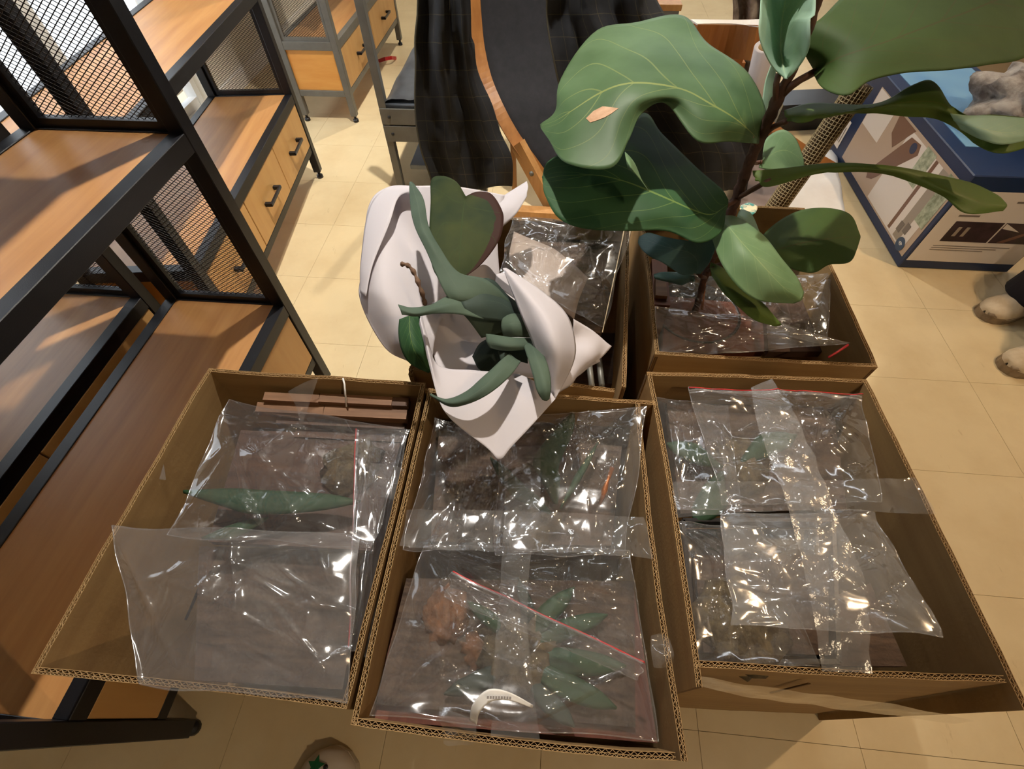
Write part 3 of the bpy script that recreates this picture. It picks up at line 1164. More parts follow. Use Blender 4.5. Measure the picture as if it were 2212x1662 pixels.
bag('zipper_bag', 'milky bag hanging over the left rim at the front of the left box', [(243, 1136, 0.49), (778, 1156, 0.47), (752, 1520, 0.468), (305, 1478, 0.475)], 'bag_milky', 0.012, 12, amp=0.008)
bag('zipper_bag', 'narrow bag with a red zip line along the right wall of the left box', [(770, 930, 0.43), (880, 930, 0.44), (800, 1420, 0.45), (755, 1400, 0.45)], 'bag_clear', 0.012, 13, amp=0.006, zip_side='left')
tape('packing_tape', 'pointed clear tape scrap on the back rim of the left box',
     [Z(0.476, (622, 846), (655, 828), (688, 815)), Z(0.45, (640, 880), (655, 870), (672, 862)), Z(0.43, (648, 915), (651, 915), (654, 915))], seed=3, nu=24, nv=20, amp=0.003)
tape('packing_tape', 'clear tape wrinkled over the right rim of the left box',
     [Z(0.473, (800, 1000), (850, 1005), (872, 1015)), Z(0.465, (790, 1040), (840, 1045), (862, 1050)), Z(0.46, (790, 1070), (830, 1075), (858, 1085))], seed=4, nu=24, nv=20, amp=0.006)
tape('packing_tape', 'tiny clear tape tag on the left wall of the left box',
     [Z(0.46, (340, 1000), (352, 990)), Z(0.45, (335, 1035), (358, 1037))], 'tape_frosted', seed=5, nu=10, nv=10, amp=0.002)
tie = MB().tube([onz(741, 818, 0.474), onz(744, 830, 0.478), onz(747, 860, 0.45), onz(750, 900, 0.40)], 0.0016, 6).build('plastic_tie', 'white', None, True)
tag(tie, 'white plastic tie hooked over the back rim of the left box', 'tie')

# ---- middle box
t = thing('wooden_board', 'reddish wooden board showing at the front and right of the middle box', 'board', tuple(onz(1120, 1430, 0.36)))
q = [onz(880, 1255, 0.40), onz(1368, 1262, 0.40), onz(1420, 1606, 0.40), onz(797, 1556, 0.40)]
slab_quad(MB(), q, 0.02).build('board_body', 'redwood', t)
for k in range(2):
    f_ = 0.3 + 0.4 * k
    a_, b_ = q[3].lerp(q[0], f_), q[2].lerp(q[1], f_)
    MB().bar(a_ - Vector((0, 0, 0.03)), b_ - Vector((0, 0, 0.03)), 0.03, 0.018).build('cross_batten', 'redwood', t)
mounted_plant('dark mounted plant with green fronds at the back of the middle box', [(950, 910), (1350, 905), (1320, 1180), (930, 1170)], 0.385, 7, 'bark_brown',
              [('leaf_green', (1200, 1090, 0.41), (1180, 1000, 0.43), (1240, 890, 0.42), 0.022),
               ('leaf_green', (1210, 1100, 0.41), (1250, 1030, 0.42), (1290, 960, 0.41), 0.006),
               ('leaf_green', (1190, 1110, 0.41), (1120, 1060, 0.42), (1060, 990, 0.41), 0.014)], (1150, 1130, 0.045))
t = thing('cork_disc', 'tan cork disc under the bag at the left of the middle box', 'cork disc', tuple(onz(965, 1330, 0.40)), group='cork discs in the middle box')
c = onz(965, 1330, 0.405)
blob(MB(), c, 0.033, 21, 30, 0.45, 4, (1, 1.2, 0.4)).build('disc', 'cork', t, True)
t2 = thing('cork_disc', 'darker cork disc beside the green fronds in the middle box', 'cork disc', tuple(onz(1045, 1405, 0.40)), group='cork discs in the middle box')
blob(MB(), onz(1045, 1405, 0.405), 0.028, 22, 30, 0.45, 4, (1.1, 1, 0.4)).build('disc', 'cork', t2, True)
mounted_plant('mounted plant with broad green fronds under the zip line of the middle box', [(878, 1250), (1370, 1256), (1372, 1572), (812, 1522)], 0.409, 9, 'bark_brown',
              [('leaf_green', (1130, 1400, 0.42), (1180, 1330, 0.43), (1240, 1270, 0.42), 0.014),
               ('leaf_green', (1135, 1400, 0.42), (1220, 1360, 0.43), (1310, 1330, 0.42), 0.013),
               ('leaf_green', (1130, 1415, 0.42), (1230, 1430, 0.43), (1350, 1440, 0.42), 0.016),
               ('leaf_green', (1120, 1425, 0.42), (1220, 1480, 0.43), (1330, 1530, 0.42), 0.015),
               ('staghorn_dark', (1110, 1430, 0.42), (1040, 1470, 0.425), (960, 1500, 0.42), 0.012),
               ('leaf_green', (1105, 1390, 0.42), (1060, 1340, 0.425), (1010, 1300, 0.42), 0.010),
               ('staghorn_dark', (1120, 1430, 0.42), (1180, 1510, 0.425), (1240, 1570, 0.42), 0.013),
               ('staghorn_dark', (1130, 1405, 0.42), (1140, 1320, 0.43), (1120, 1250, 0.42), 0.010)], (1125, 1410, 0.055))
bag('zipper_bag', 'clear bag under the paper tip at the back left of the middle box', [(940, 905, 0.445), (1105, 930, 0.45), (1080, 1185, 0.45), (872, 1190, 0.45)], 'bag_clear', 0.016, 21, amp=0.010)
bag('zipper_bag', 'clear bag with a pulled-up corner at the back right of the middle box', [(1080, 905, 0.45), (1396, 880, 0.485), (1350, 1200, 0.46), (1070, 1200, 0.46)], 'bag_clear', 0.022, 22, amp=0.009)
bag('zipper_bag', 'large puffed clear bag filling the front of the middle box', [(918, 1178, 0.46), (1360, 1190, 0.46), (1422, 1602, 0.455), (798, 1546, 0.465)], 'bag_clear', 0.03, 23, n=96, amp=0.014)
bag('zipper_bag', 'bag edge with a diagonal red zip line across the middle box', [(980, 1236, 0.487), (1392, 1432, 0.485), (1376, 1470, 0.482), (960, 1290, 0.484)], 'bag_clear', 0.004, 24, amp=0.003, zip_side='top')
tape('packing_tape', 'wide clear tape band across the middle box from rim to rim',
     [[onz(878, 1102, 0.476), onz(1000, 1102, 0.49), onz(1120, 1104, 0.495), onz(1260, 1110, 0.49), onz(1390, 1118, 0.474)],
      [onz(872, 1140, 0.474), onz(1000, 1145, 0.485), onz(1130, 1150, 0.492), onz(1270, 1155, 0.485), onz(1402, 1162, 0.474)],
      [onz(864, 1180, 0.474), onz(1000, 1190, 0.488), onz(1130, 1192, 0.494), onz(1270, 1195, 0.488), onz(1412, 1208, 0.474)]], seed=7, nu=110, nv=26, amp=0.007, freq=34)
tape('packing_tape', 'narrow clear tape running front to back over the middle box',
     [[onz(1088, 965, 0.475), onz(1090, 1100, 0.495), onz(1082, 1250, 0.492), onz(1070, 1400, 0.492), onz(1060, 1590, 0.473)],
      [onz(1130, 965, 0.475), onz(1130, 1100, 0.498), onz(1118, 1250, 0.496), onz(1110, 1400, 0.496), onz(1110, 1594, 0.473)],
      [onz(1168, 965, 0.475), onz(1165, 1100, 0.495), onz(1142, 1250, 0.492), onz(1142, 1400, 0.492), onz(1166, 1598, 0.473)]], seed=8, nu=110, nv=20, amp=0.006, freq=34)
tape('packing_tape', 'crumpled clear tape end on the front rim of the middle box',
     [Z(0.485, (950, 1525), (985, 1540), (1030, 1555)), Z(0.478, (950, 1560), (990, 1575), (1030, 1580)), Z(0.46, (960, 1600), (995, 1606), (1030, 1605))], seed=9, nu=30, nv=24, amp=0.010, freq=45)
tape('packing_tape', 'crumpled clear tape end on the right rim of the middle box',
     [Z(0.48, (1408, 1375), (1430, 1370), (1447, 1382)), Z(0.476, (1405, 1405), (1432, 1408), (1456, 1412)), Z(0.47, (1410, 1440), (1435, 1442), (1456, 1440))], seed=10, nu=30, nv=24, amp=0.010, freq=45)
tg = thing('paper_tag', 'white curled paper tag at the front of the middle box', 'paper tag', tuple(onz(1060, 1530, 0.45)))
patch('tag_strip', [[onz(1014, 1556, 0.468), onz(1022, 1520, 0.492), onz(1055, 1490, 0.505), onz(1100, 1496, 0.500), onz(1152, 1524, 0.482)],
                    [onz(1030, 1566, 0.468), onz(1036, 1540, 0.490), onz(1062, 1516, 0.500), onz(1100, 1514, 0.496), onz(1150, 1530, 0.480)]], 'white', tg, 28, 6)
mb = MB()
for k in range(9):
    p = onz(1054 + k * 6, 1507 + 0.02 * k * k, 0.5068 - 0.0003 * k)
    mb.box(p - Vector((0.0012, 0.0016, 0)), p + Vector((0.0012, 0.0012, 0.0004)))
tag(mb.build('printed_code', 'print_text', tg), kind='stuff')
# copper coloured reflection on the film, built as a tube
tw = MB().tube([onz(1322, 1012, 0.455), onz(1312, 1040, 0.46), onz(1306, 1060, 0.455), onz(1296, 1090, 0.45)], [0.004, 0.0025, 0.005, 0.002], 10).build('copper_reflection', 'copper', None, True)
tag(tw, 'copper coloured reflection, built as a tube, on the film at the right of the middle box', 'reflection')

# ---- right box
t = thing('plant_tray', 'black plastic tray along the front of the right box', 'tray', tuple(onz(1640, 1400, 0.40)))
q = [onz(1470, 1130, 0.41), onz(1790, 1130, 0.41), onz(1800, 1432, 0.41), onz(1500, 1432, 0.41)]
slab_quad(MB(), [p - Vector((0, 0, 0.03)) for p in q], 0.006).build('tray_floor', 'black_plastic', t)
for k in range(4):
    MB().bar(q[k], q[(k + 1) % 4], 0.006, 0.03).build('tray_rim', 'black_plastic', t)
mounted_plant('fibrous brown bark slab in the black tray of the right box', [(1500, 1200), (1790, 1200), (1790, 1415), (1520, 1410)], 0.425, 31, 'bark_brown', [], (1600, 1350, 0.06))
mounted_plant('bark slab leaning by the right wall under the lower bag', [(1770, 1300), (1880, 1260), (1960, 1440), (1800, 1440)], 0.40, 32, 'bark_brown')
mounted_plant('mounted plant with dark fronds at the back of the right box', [(1440, 870), (1800, 880), (1830, 1100), (1470, 1110)], 0.40, 33, 'bark_brown',
              [('leaf_green', (1560, 1010, 0.42), (1500, 980, 0.43), (1440, 960, 0.42), 0.02),
               ('leaf_green', (1560, 1020, 0.42), (1540, 1080, 0.43), (1500, 1130, 0.42), 0.022),
               ('leaf_green', (1600, 1000, 0.42), (1660, 960, 0.43), (1720, 940, 0.42), 0.02)], (1600, 1010, 0.05))
bag('zipper_bag', 'flat dark bag along the left wall of the right box', [(1415, 860, 0.44), (1570, 880, 0.44), (1600, 1100, 0.45), (1455, 1105, 0.45)], 'bag_clear', 0.014, 31, amp=0.006)
bag('zipper_bag', 'bag over the fibrous bark at the front left of the right box', [(1458, 1130, 0.45), (1640, 1140, 0.45), (1770, 1440, 0.455), (1500, 1436, 0.455)], 'bag_clear', 0.018, 32, amp=0.007)
bag('zipper_bag', 'zipper bag with a red line along the back of the right box', [(1486, 838, 0.47), (1859, 854, 0.47), (1905, 1085, 0.468), (1560, 1092, 0.468)], 'bag_clear', 0.024, 33, amp=0.010, zip_side='top')
bag('zipper_bag', 'milky bag with a pointed corner at the front of the right box', [(1556, 1112, 0.475), (1888, 1108, 0.475), (2034, 1378, 0.485), (1580, 1350, 0.48)], 'bag_frost', 0.022, 34, amp=0.009)
tape('packing_tape', 'wide clear tape band across the right box from rim to rim',
     [[onz(1452, 1042, 0.474), onz(1570, 1040, 0.49), onz(1700, 1040, 0.496), onz(1850, 1036, 0.49), onz(1976, 1032, 0.474)],
      [onz(1456, 1082, 0.474), onz(1570, 1078, 0.486), onz(1700, 1070, 0.492), onz(1850, 1068, 0.486), onz(1998, 1072, 0.474)],
      [onz(1462, 1118, 0.474), onz(1570, 1112, 0.49), onz(1700, 1104, 0.496), onz(1850, 1106, 0.49), onz(2020, 1112, 0.474)]], seed=17, nu=110, nv=26, amp=0.007, freq=30)
tape('packing_tape', 'frosted tape running front to back over the right box',
     [[onz(1622, 838, 0.472), onz(1640, 930, 0.505), onz(1690, 1060, 0.508), onz(1740, 1240, 0.512), onz(1775, 1450, 0.474)],
      [onz(1648, 826, 0.472), onz(1690, 930, 0.508), onz(1740, 1060, 0.510), onz(1800, 1240, 0.514), onz(1825, 1452, 0.474)],
      [onz(1668, 818, 0.472), onz(1735, 930, 0.505), onz(1785, 1060, 0.508), onz(1860, 1240, 0.512), onz(1885, 1456, 0.474)]], 'tape_frosted', seed=18, nu=110, nv=26, amp=0.006, freq=36)
tape('packing_tape', 'clear tape bowed along the outer front of the right box',
     [[Vector((x, front_y(z) - o_, z)) for x, z, o_ in ((0.214, 0.43, 0.003), (0.30, 0.425, 0.006), (0.40, 0.415, 0.008), (0.50, 0.40, 0.010), (0.598, 0.385, 0.016))],
      [Vector((x, front_y(z) - o_, z)) for x, z, o_ in ((0.214, 0.37, 0.003), (0.30, 0.365, 0.012), (0.40, 0.355, 0.014), (0.50, 0.345, 0.014), (0.598, 0.34, 0.016))]], seed=19, nu=80, nv=12, amp=0.003, freq=24)

# ---- box behind right
t = thing('wooden_board', 'reddish wooden board standing at the left wall of the fig plant box', 'board', tuple(onz(1425, 620, 0.3)))
slab_quad(MB(), [onz(1408, 560, 0.42), onz(1440, 562, 0.42), onz(1448, 660, 0.42), onz(1412, 658, 0.42)], 0.2).build('board_body', 'redwood', t)
slab_quad(MB(), [onz(1416, 600, 0.43), onz(1438, 602, 0.43), onz(1442, 640, 0.43), onz(1416, 638, 0.43)], 0.02).build('board_batten', 'walnut', t)
t = thing('plant_pot', 'dark nursery pot half hidden in the box under the fig stem', 'plant pot', (0.362, 0.83, 0.02))
mb = MB()
n = 28
prof = [(0.07, 0.0), (0.095, 0.28), (0.103, 0.285), (0.103, 0.31), (0.096, 0.31), (0.09, 0.27)]
for r, z in prof:
    for k in range(n):
        a = 2 * math.pi * k / n
        mb.v.append(Vector((r * math.cos(a), r * math.sin(a), z)))
for i in range(len(prof) - 1):
    for k in range(n):
        j = (k + 1) % n
        mb.f.append((i * n + k, i * n + j, (i + 1) * n + j, (i + 1) * n + k))
mb.build('pot_wall', 'black_plastic', t, True, local=True)
so = MB()
blob(so, (0, 0, 0.27), 0.09, 3, 24, 0.1, 5, (1, 1, 0.15))
so.build('soil', 'moss', t, True, local=True)
bag('zipper_bag', 'crumpled bag with a red zip corner along the front wall of the fig plant box', [(1415, 664, 0.485), (1640, 690, 0.46), (1832, 745, 0.47), (1418, 772, 0.44)], 'bag_milky', 0.012, 41, amp=0.007)
bag('zipper_bag', 'grey bag standing in the right side of the fig plant box', [(1640, 600, 0.44), (1795, 590, 0.46), (1790, 745, 0.44), (1625, 715, 0.42)], 'bag_milky', 0.02, 42, amp=0.008)
bag('zipper_bag', 'dark glossy bag around the stem base in the fig plant box', [(1425, 590, 0.36), (1640, 600, 0.36), (1660, 700, 0.38), (1425, 680, 0.38)], 'bag_clear', 0.015, 43, amp=0.012)
tag(MB().tube([onz(1832, 745, 0.474), onz(1810, 760, 0.47), onz(1790, 772, 0.468)], 0.0022, 6).build('zip_pull', 'red', None, True), 'red zip end on the bag in the fig plant box', 'zip')
mounted_plant('reddish slats lying deep in the fig plant box beneath the bags', [(1440, 640), (1660, 660), (1650, 760), (1430, 760)], 0.33, 44, 'redwood')
mounted_plant('dark bark piece deep at the right of the fig plant box', [(1650, 600), (1780, 600), (1780, 760), (1660, 760)], 0.36, 45, 'walnut_dark')

# ---- box behind middle
bag('zipper_bag', 'clear bag with a pale folded card inside, behind the paper wrap', [(1108, 470, 0.50), (1362, 500, 0.50), (1302, 712, 0.485), (1080, 590, 0.50)], 'bag_clear', 0.022, 51, amp=0.012)
t = thing('card_sheet', 'pale folded card inside the clear bag behind the paper wrap', 'card', tuple(onz(1200, 560, 0.46)))
patch('card_body', [Z(0.475, (1110, 500), (1200, 540), (1270, 600)), Z(0.47, (1100, 560), (1180, 590), (1250, 650)), Z(0.462, (1120, 600), (1190, 650), (1240, 690))], 'print_beige', t, 16, 10, 0.004, 20, 3)
mounted_plant('dark bark slab under the clear bag behind the paper wrap', [(1110, 490), (1345, 510), (1300, 720), (1100, 700)], 0.42, 52, 'bark_brown')
mounted_plant('dark mounted plant sunk in the front of the staghorn box', [(960, 700), (1330, 720), (1330, 830), (960, 820)], 0.34, 53, 'walnut_dark')
t = thing('steel_rod', 'grey rods lying at the front right corner of the staghorn box', 'rod', tuple(onz(1290, 810, 0.42)))
for k in range(2):
    MB().tube([onz(1270 + k * 22, 760, 0.42), onz(1280 + k * 22, 850, 0.42)], 0.006, 8).build('rod', 'grey_metal', t, True)

# ================================================================== PAPER WRAP AND STAGHORN FERN
wrap = thing('paper_wrap', 'white wrapping paper opened around the staghorn fern', 'wrapping paper', tuple(onz(1060, 760, 0.40)))
_in = [(909, 676, 0.60), (924, 730, 0.60), (948, 790, 0.585), (1020, 800, 0.57), (1058, 803, 0.565), (1090, 806, 0.565), (1130, 812, 0.565), (1186, 842, 0.57)]
_ou = [(906, 700, 0.60), (930, 800, 0.60), (962, 892, 0.585), (1052, 968, 0.562), (1079, 992, 0.556), (1104, 966, 0.562), (1152, 915, 0.572), (1200, 862, 0.578)]
_mi = [((p[0] + q[0]) / 2, (p[1] + q[1]) / 2, (p[2] + q[2]) / 2 + 0.006) for p, q in zip(_in, _ou)]
patch('front_flap', [Z(0, *_in), Z(0, *_mi), Z(0, *_ou)], 'paper', wrap, 71, 24, 0.002, 9, 2, 0.0, 0.0006)
patch('side_flap', [[onz(1087, 580, 0.63), onz(1105, 630, 0.63), onz(1128, 690, 0.625), onz(1150, 740, 0.61), onz(1168, 790, 0.595), onz(1184, 845, 0.572)],
                    [onz(1090, 580, 0.632), onz(1135, 630, 0.648), onz(1178, 685, 0.65), onz(1198, 740, 0.64), onz(1205, 790, 0.615), onz(1194, 852, 0.578)],
                    [onz(1094, 580, 0.63), onz(1165, 624, 0.63), onz(1222, 676, 0.615), onz(1242, 735, 0.60), onz(1238, 785, 0.59), onz(1200, 862, 0.578)]],
      'paper', wrap, 40, 20, 0.002, 9, 3, 0.0, 0.0006)
patch('back_sheet', [[onz(1090, 422, 0.60), onz(985, 404, 0.61), onz(905, 403, 0.60), onz(838, 405, 0.57), onz(797, 447, 0.55), onz(778, 591, 0.53), onz(780, 652, 0.52), onz(830, 748, 0.50), onz(884, 782, 0.49)],
                     [onz(1075, 500, 0.57), onz(990, 490, 0.57), onz(920, 490, 0.565), onz(868, 490, 0.56), onz(838, 520, 0.57), onz(830, 610, 0.57), onz(840, 665, 0.56), onz(868, 735, 0.53), onz(900, 770, 0.50)],
                     [onz(1080, 610, 0.51), onz(1040, 640, 0.50), onz(1005, 655, 0.50), onz(975, 670, 0.50), onz(955, 690, 0.51), onz(945, 710, 0.52), onz(940, 730, 0.52), onz(936, 755, 0.51), onz(935, 790, 0.49)]],
      'paper', wrap, 90, 44, 0.005, 7, 5, 0.0, 0.0006)
patch('edge_fold', [[onz(905, 404, 0.612), onz(842, 404, 0.585), onz(799, 446, 0.565), onz(780, 560, 0.55), onz(778, 632, 0.535)],
                    [onz(900, 412, 0.618), onz(862, 425, 0.602), onz(842, 480, 0.595), onz(806, 570, 0.575), onz(790, 640, 0.555)]], 'paper', wrap, 40, 10, 0.001, 9, 4, 0.003, 0.0006)
patch('inner_sheet', [Z(0.52, (905, 665), (980, 640), (1060, 600), (1100, 585)), Z(0.50, (930, 740), (1000, 730), (1080, 700), (1140, 700)), Z(0.50, (945, 800), (1020, 815), (1100, 815), (1175, 815))],
      'paper', wrap, 40, 24, 0.008, 14, 7, 0.0, 0.0006)
patch('corner_fold', [[onz(1060, 442, 0.585), onz(1100, 415, 0.60), onz(1138, 391, 0.61)], [onz(1070, 470, 0.585), onz(1110, 440, 0.60), onz(1142, 408, 0.61)],
                      [onz(1084, 492, 0.575), onz(1115, 462, 0.595), onz(1138, 424, 0.61)]], 'paper', wrap, 24, 12, 0.001, 12, 8, 0.004, 0.0006)
patch('right_crumple', [[onz(1236, 690, 0.555), onz(1275, 712, 0.53), onz(1322, 748, 0.50)], [onz(1235, 750, 0.53), onz(1270, 765, 0.525), onz(1300, 775, 0.50)],
                        [onz(1205, 850, 0.52), onz(1235, 825, 0.505), onz(1272, 792, 0.49)]], 'paper', wrap, 26, 26, 0.010, 22, 9, 0.0, 0.0006)
patch('rear_fold', [[onz(1000, 600, 0.60), onz(1045, 572, 0.60), onz(1080, 600, 0.60), onz(1130, 640, 0.59)], [onz(1015, 625, 0.585), onz(1050, 605, 0.585), onz(1090, 630, 0.585), onz(1140, 670, 0.575)]],
      'paper', wrap, 24, 10, 0.004, 20, 10, 0.0, 0.0006)

fern = thing('staghorn_fern', 'staghorn fern with grey-green forked fronds inside the white paper', 'fern', tuple(onz(1080, 720, 0.40)))
patch('heart_frond', [Z(0.66, (1006, 424, 0.67), (985, 392, 0.672), (955, 381, 0.668), (932, 390, 0.66), (930, 440, 0.655), (928, 540, 0.645), (945, 598, 0.635), (992, 605, 0.63)),
                      Z(0.66, (1006, 424, 0.67), (1004, 435, 0.665), (1000, 460, 0.66), (997, 490, 0.655), (995, 520, 0.65), (993, 550, 0.645), (992, 580, 0.638), (993, 605, 0.63)),
                      Z(0.66, (1006, 424, 0.67), (1030, 414, 0.672), (1060, 418, 0.67), (1082, 448, 0.662), (1088, 475, 0.655), (1078, 520, 0.645), (1040, 570, 0.635), (994, 605, 0.63))],
      'heart', fern, 40, 24, 0.003, 14, 1, 0.0, 0.001)
patch('long_frond', [Z(0.65, (884, 395, 0.665), (886, 440, 0.668), (896, 490, 0.668), (922, 545, 0.66), (945, 600, 0.65), (972, 650, 0.635), (1010, 690, 0.60), (1040, 730, 0.56)),
                     Z(0.65, (888, 393, 0.666), (902, 440, 0.672), (912, 490, 0.672), (938, 540, 0.664), (968, 592, 0.652), (1000, 640, 0.64), (1050, 665, 0.61), (1090, 715, 0.56)),
                     Z(0.65, (893, 396, 0.665), (915, 430, 0.668), (925, 485, 0.668), (950, 535, 0.66), (990, 588, 0.65), (1050, 605, 0.635), (1100, 650, 0.605), (1130, 700, 0.56))],
      'staghorn', fern, 44, 14, 0.002, 16, 2, 0.0, 0.0016)
patch('side_frond', [Z(0.64, (860, 658, 0.655), (890, 664, 0.65), (930, 658, 0.645), (970, 640, 0.635), (1010, 650, 0.62)),
                     Z(0.64, (864, 668, 0.656), (895, 676, 0.655), (935, 668, 0.65), (985, 655, 0.64), (1030, 665, 0.62)),
                     Z(0.64, (868, 680, 0.652), (900, 684, 0.65), (940, 678, 0.645), (990, 678, 0.635), (1045, 690, 0.615))], 'staghorn', fern, 30, 12, 0.002, 18, 3, 0.0, 0.0014)
patch('crown_frond', [Z(0.60, (990, 640, 0.635), (1030, 605, 0.63), (1065, 605, 0.62), (1100, 640, 0.60), (1145, 680, 0.58)),
                      Z(0.60, (1000, 660, 0.635), (1045, 650, 0.63), (1080, 655, 0.615), (1110, 675, 0.60), (1150, 700, 0.575)),
                      Z(0.60, (1010, 680, 0.625), (1045, 690, 0.615), (1080, 695, 0.60), (1115, 700, 0.585), (1150, 710, 0.57))], 'staghorn_dark', fern, 30, 14, 0.004, 18, 4, 0.0, 0.0014)
patch('lower_frond', [Z(0.60, (1100, 765, 0.60), (1075, 785, 0.615), (1040, 818, 0.62), (1005, 848, 0.615), (965, 862, 0.605), (930, 850, 0.60)),
                      Z(0.60, (1112, 775, 0.60), (1085, 800, 0.62), (1048, 835, 0.626), (1008, 862, 0.62), (968, 870, 0.61), (928, 853, 0.60)),
                      Z(0.60, (1125, 782, 0.60), (1100, 815, 0.615), (1058, 850, 0.62), (1012, 872, 0.615), (970, 878, 0.605), (930, 856, 0.60))], 'staghorn', fern, 34, 12, 0.002, 20, 5, 0.0, 0.0016)
patch('lower_frond', [Z(0.60, (1130, 745, 0.60), (1142, 780, 0.615), (1152, 815, 0.62), (1160, 845, 0.618), (1172, 864, 0.61)),
                      Z(0.60, (1146, 742, 0.60), (1160, 775, 0.62), (1172, 812, 0.626), (1178, 842, 0.622), (1180, 866, 0.61)),
                      Z(0.60, (1162, 745, 0.60), (1178, 775, 0.615), (1188, 810, 0.62), (1190, 840, 0.618), (1186, 862, 0.61))], 'staghorn', fern, 26, 10, 0.002, 20, 6, 0.0, 0.0016)
patch('middle_frond', [Z(0.59, (1050, 722, 0.60), (1090, 728, 0.61), (1130, 730, 0.60), (1170, 732, 0.58)), Z(0.59, (1052, 738, 0.60), (1090, 745, 0.616), (1130, 745, 0.605), (1172, 742, 0.58)),
                       Z(0.59, (1060, 752, 0.598), (1095, 758, 0.608), (1130, 756, 0.60), (1172, 752, 0.58))], 'staghorn', fern, 22, 10, 0.002, 20, 7, 0.0, 0.0016)
patch('shield_frond', [Z(0.59, (1088, 684, 0.60), (1110, 678, 0.605), (1150, 684, 0.59)), Z(0.59, (1086, 705, 0.60), (1115, 702, 0.61), (1156, 705, 0.59)), Z(0.58, (1090, 728, 0.59), (1120, 728, 0.60), (1160, 730, 0.58))],
      'staghorn', fern, 18, 12, 0.003, 30, 8, 0.004, 0.0016)
patch('shield_frond', [Z(0.55, (1045, 690), (1070, 684), (1090, 690)), Z(0.55, (1045, 712), (1068, 712), (1088, 712)), Z(0.54, (1056, 730), (1072, 730), (1088, 728))], 'heart', fern, 16, 10, 0.003, 30, 9, 0.004, 0.0016)
patch('drooping_frond', [Z(0.54, (862, 690, 0.565), (860, 720, 0.56), (866, 755, 0.55), (885, 785, 0.535), (925, 806, 0.515)),
                         Z(0.54, (885, 682, 0.572), (886, 720, 0.57), (894, 755, 0.56), (910, 780, 0.54), (928, 804, 0.515)),
                         Z(0.54, (908, 684, 0.565), (912, 720, 0.56), (918, 755, 0.552), (924, 780, 0.535), (932, 802, 0.515))], 'fig_dark', fern, 24, 12, 0.002, 14, 10, 0.0, 0.0014)
patch('inner_frond', [Z(0.53, (1020, 770), (1035, 745), (1055, 730)), Z(0.53, (1035, 800), (1060, 775), (1075, 740)), Z(0.52, (1060, 805), (1080, 790), (1095, 760))], 'staghorn_dark', fern, 16, 10, 0.004, 25, 11, 0.003, 0.0014)
patch('inner_frond', [Z(0.55, (1075, 760), (1105, 752), (1140, 756)), Z(0.54, (1085, 790), (1110, 780), (1140, 785))], 'staghorn_dark', fern, 16, 8, 0.004, 25, 12, 0.003, 0.0014)
MB().tube(cr(Z(0.6, (866, 571, 0.64), (880, 573, 0.64), (893, 587, 0.635), (904, 612, 0.625), (914, 640, 0.61), (919, 660, 0.59)), 22), [0.0035 + 0.0012 * math.sin(i * 1.7) for i in range(22)], 9, True, 0.2, 4).build('dry_stalk', 'stick', fern, True)

# ================================================================== FIDDLE-LEAF FIG
SX, SY = 0.352, 0.835
fig = thing('fig_plant', 'tall fiddle-leaf fig with large wavy leaves standing in the back right box', 'plant', (SX, SY, 0.31))


def stem_at(px, py):
    d = ray((px, py))
    return CAM + d * (Vector((SX, SY)).length / Vector((d.x, d.y)).length)


SP = [(1503, 668), (1512, 640), (1522, 600), (1536, 566), (1548, 540), (1566, 495), (1580, 455), (1592, 425), (1608, 380), (1626, 335), (1646, 290), (1664, 250), (1684, 205), (1704, 165), (1732, 100), (1756, 30), (1772, -30)]
sp = [stem_at(*p) for p in SP]
sp = [Vector((SX + 0.01, SY - 0.01, 0.29))] + sp
sp2 = cr(sp, 70)
rads = [(0.0075 if i < 22 else 0.0095 if i < 55 else 0.0075) * (1 + 0.12 * math.sin(i * 2.1)) for i in range(70)]
MB().tube(sp2, rads, 12, True, 0.18, 5).build('stem', 'bark', fig, True)
MB().tube([stem_at(1516, 668), stem_at(1522, 610)], 0.0035, 8).build('support_cane', 'bamboo', fig, True)


def sz(px, py):
    return stem_at(px, py).z


def petiole(pts, r=0.0045):
    MB().tube(cr(pts, 14), r, 9, True, 0.1, 3).build('petiole', 'petiole', fig, True)


def leaf(rows, m, seed, amp=0.006, nu=44, nv=26, freq=9):
    return patch('leaf', rows, m, fig, nu, nv, amp, freq, seed, 0.0, 0.0009)


# big light leaf, upper left
L1 = leaf([Z(0.78, (1640, 292, 0.745), (1655, 236, 0.775), (1616, 160, 0.80), (1532, 97, 0.815), (1475, 34, 0.825), (1376, 46, 0.82), (1290, 64, 0.805), (1212, 170, 0.785), (1200, 240, 0.76), (1167, 270, 0.745)),
           Z(0.78, (1638, 304, 0.742), (1596, 266, 0.785), (1544, 230, 0.805), (1481, 196, 0.815), (1401, 181, 0.82), (1342, 184, 0.815), (1290, 205, 0.80), (1235, 240, 0.78), (1200, 262, 0.76), (1168, 273, 0.745)),
           Z(0.78, (1637, 312, 0.74), (1575, 306, 0.765), (1506, 304, 0.775), (1438, 224, 0.80), (1386, 246, 0.795), (1357, 305, 0.775), (1318, 366, 0.755), (1222, 352, 0.748), (1184, 300, 0.745), (1168, 277, 0.745))],
          'fig_light', 1, 0.005, 64, 36, 8)
dp = [(1266, 256), (1282, 240), (1302, 230), (1322, 232), (1336, 234), (1320, 246), (1306, 254), (1290, 260), (1275, 265)]
from mathutils.bvhtree import BVHTree


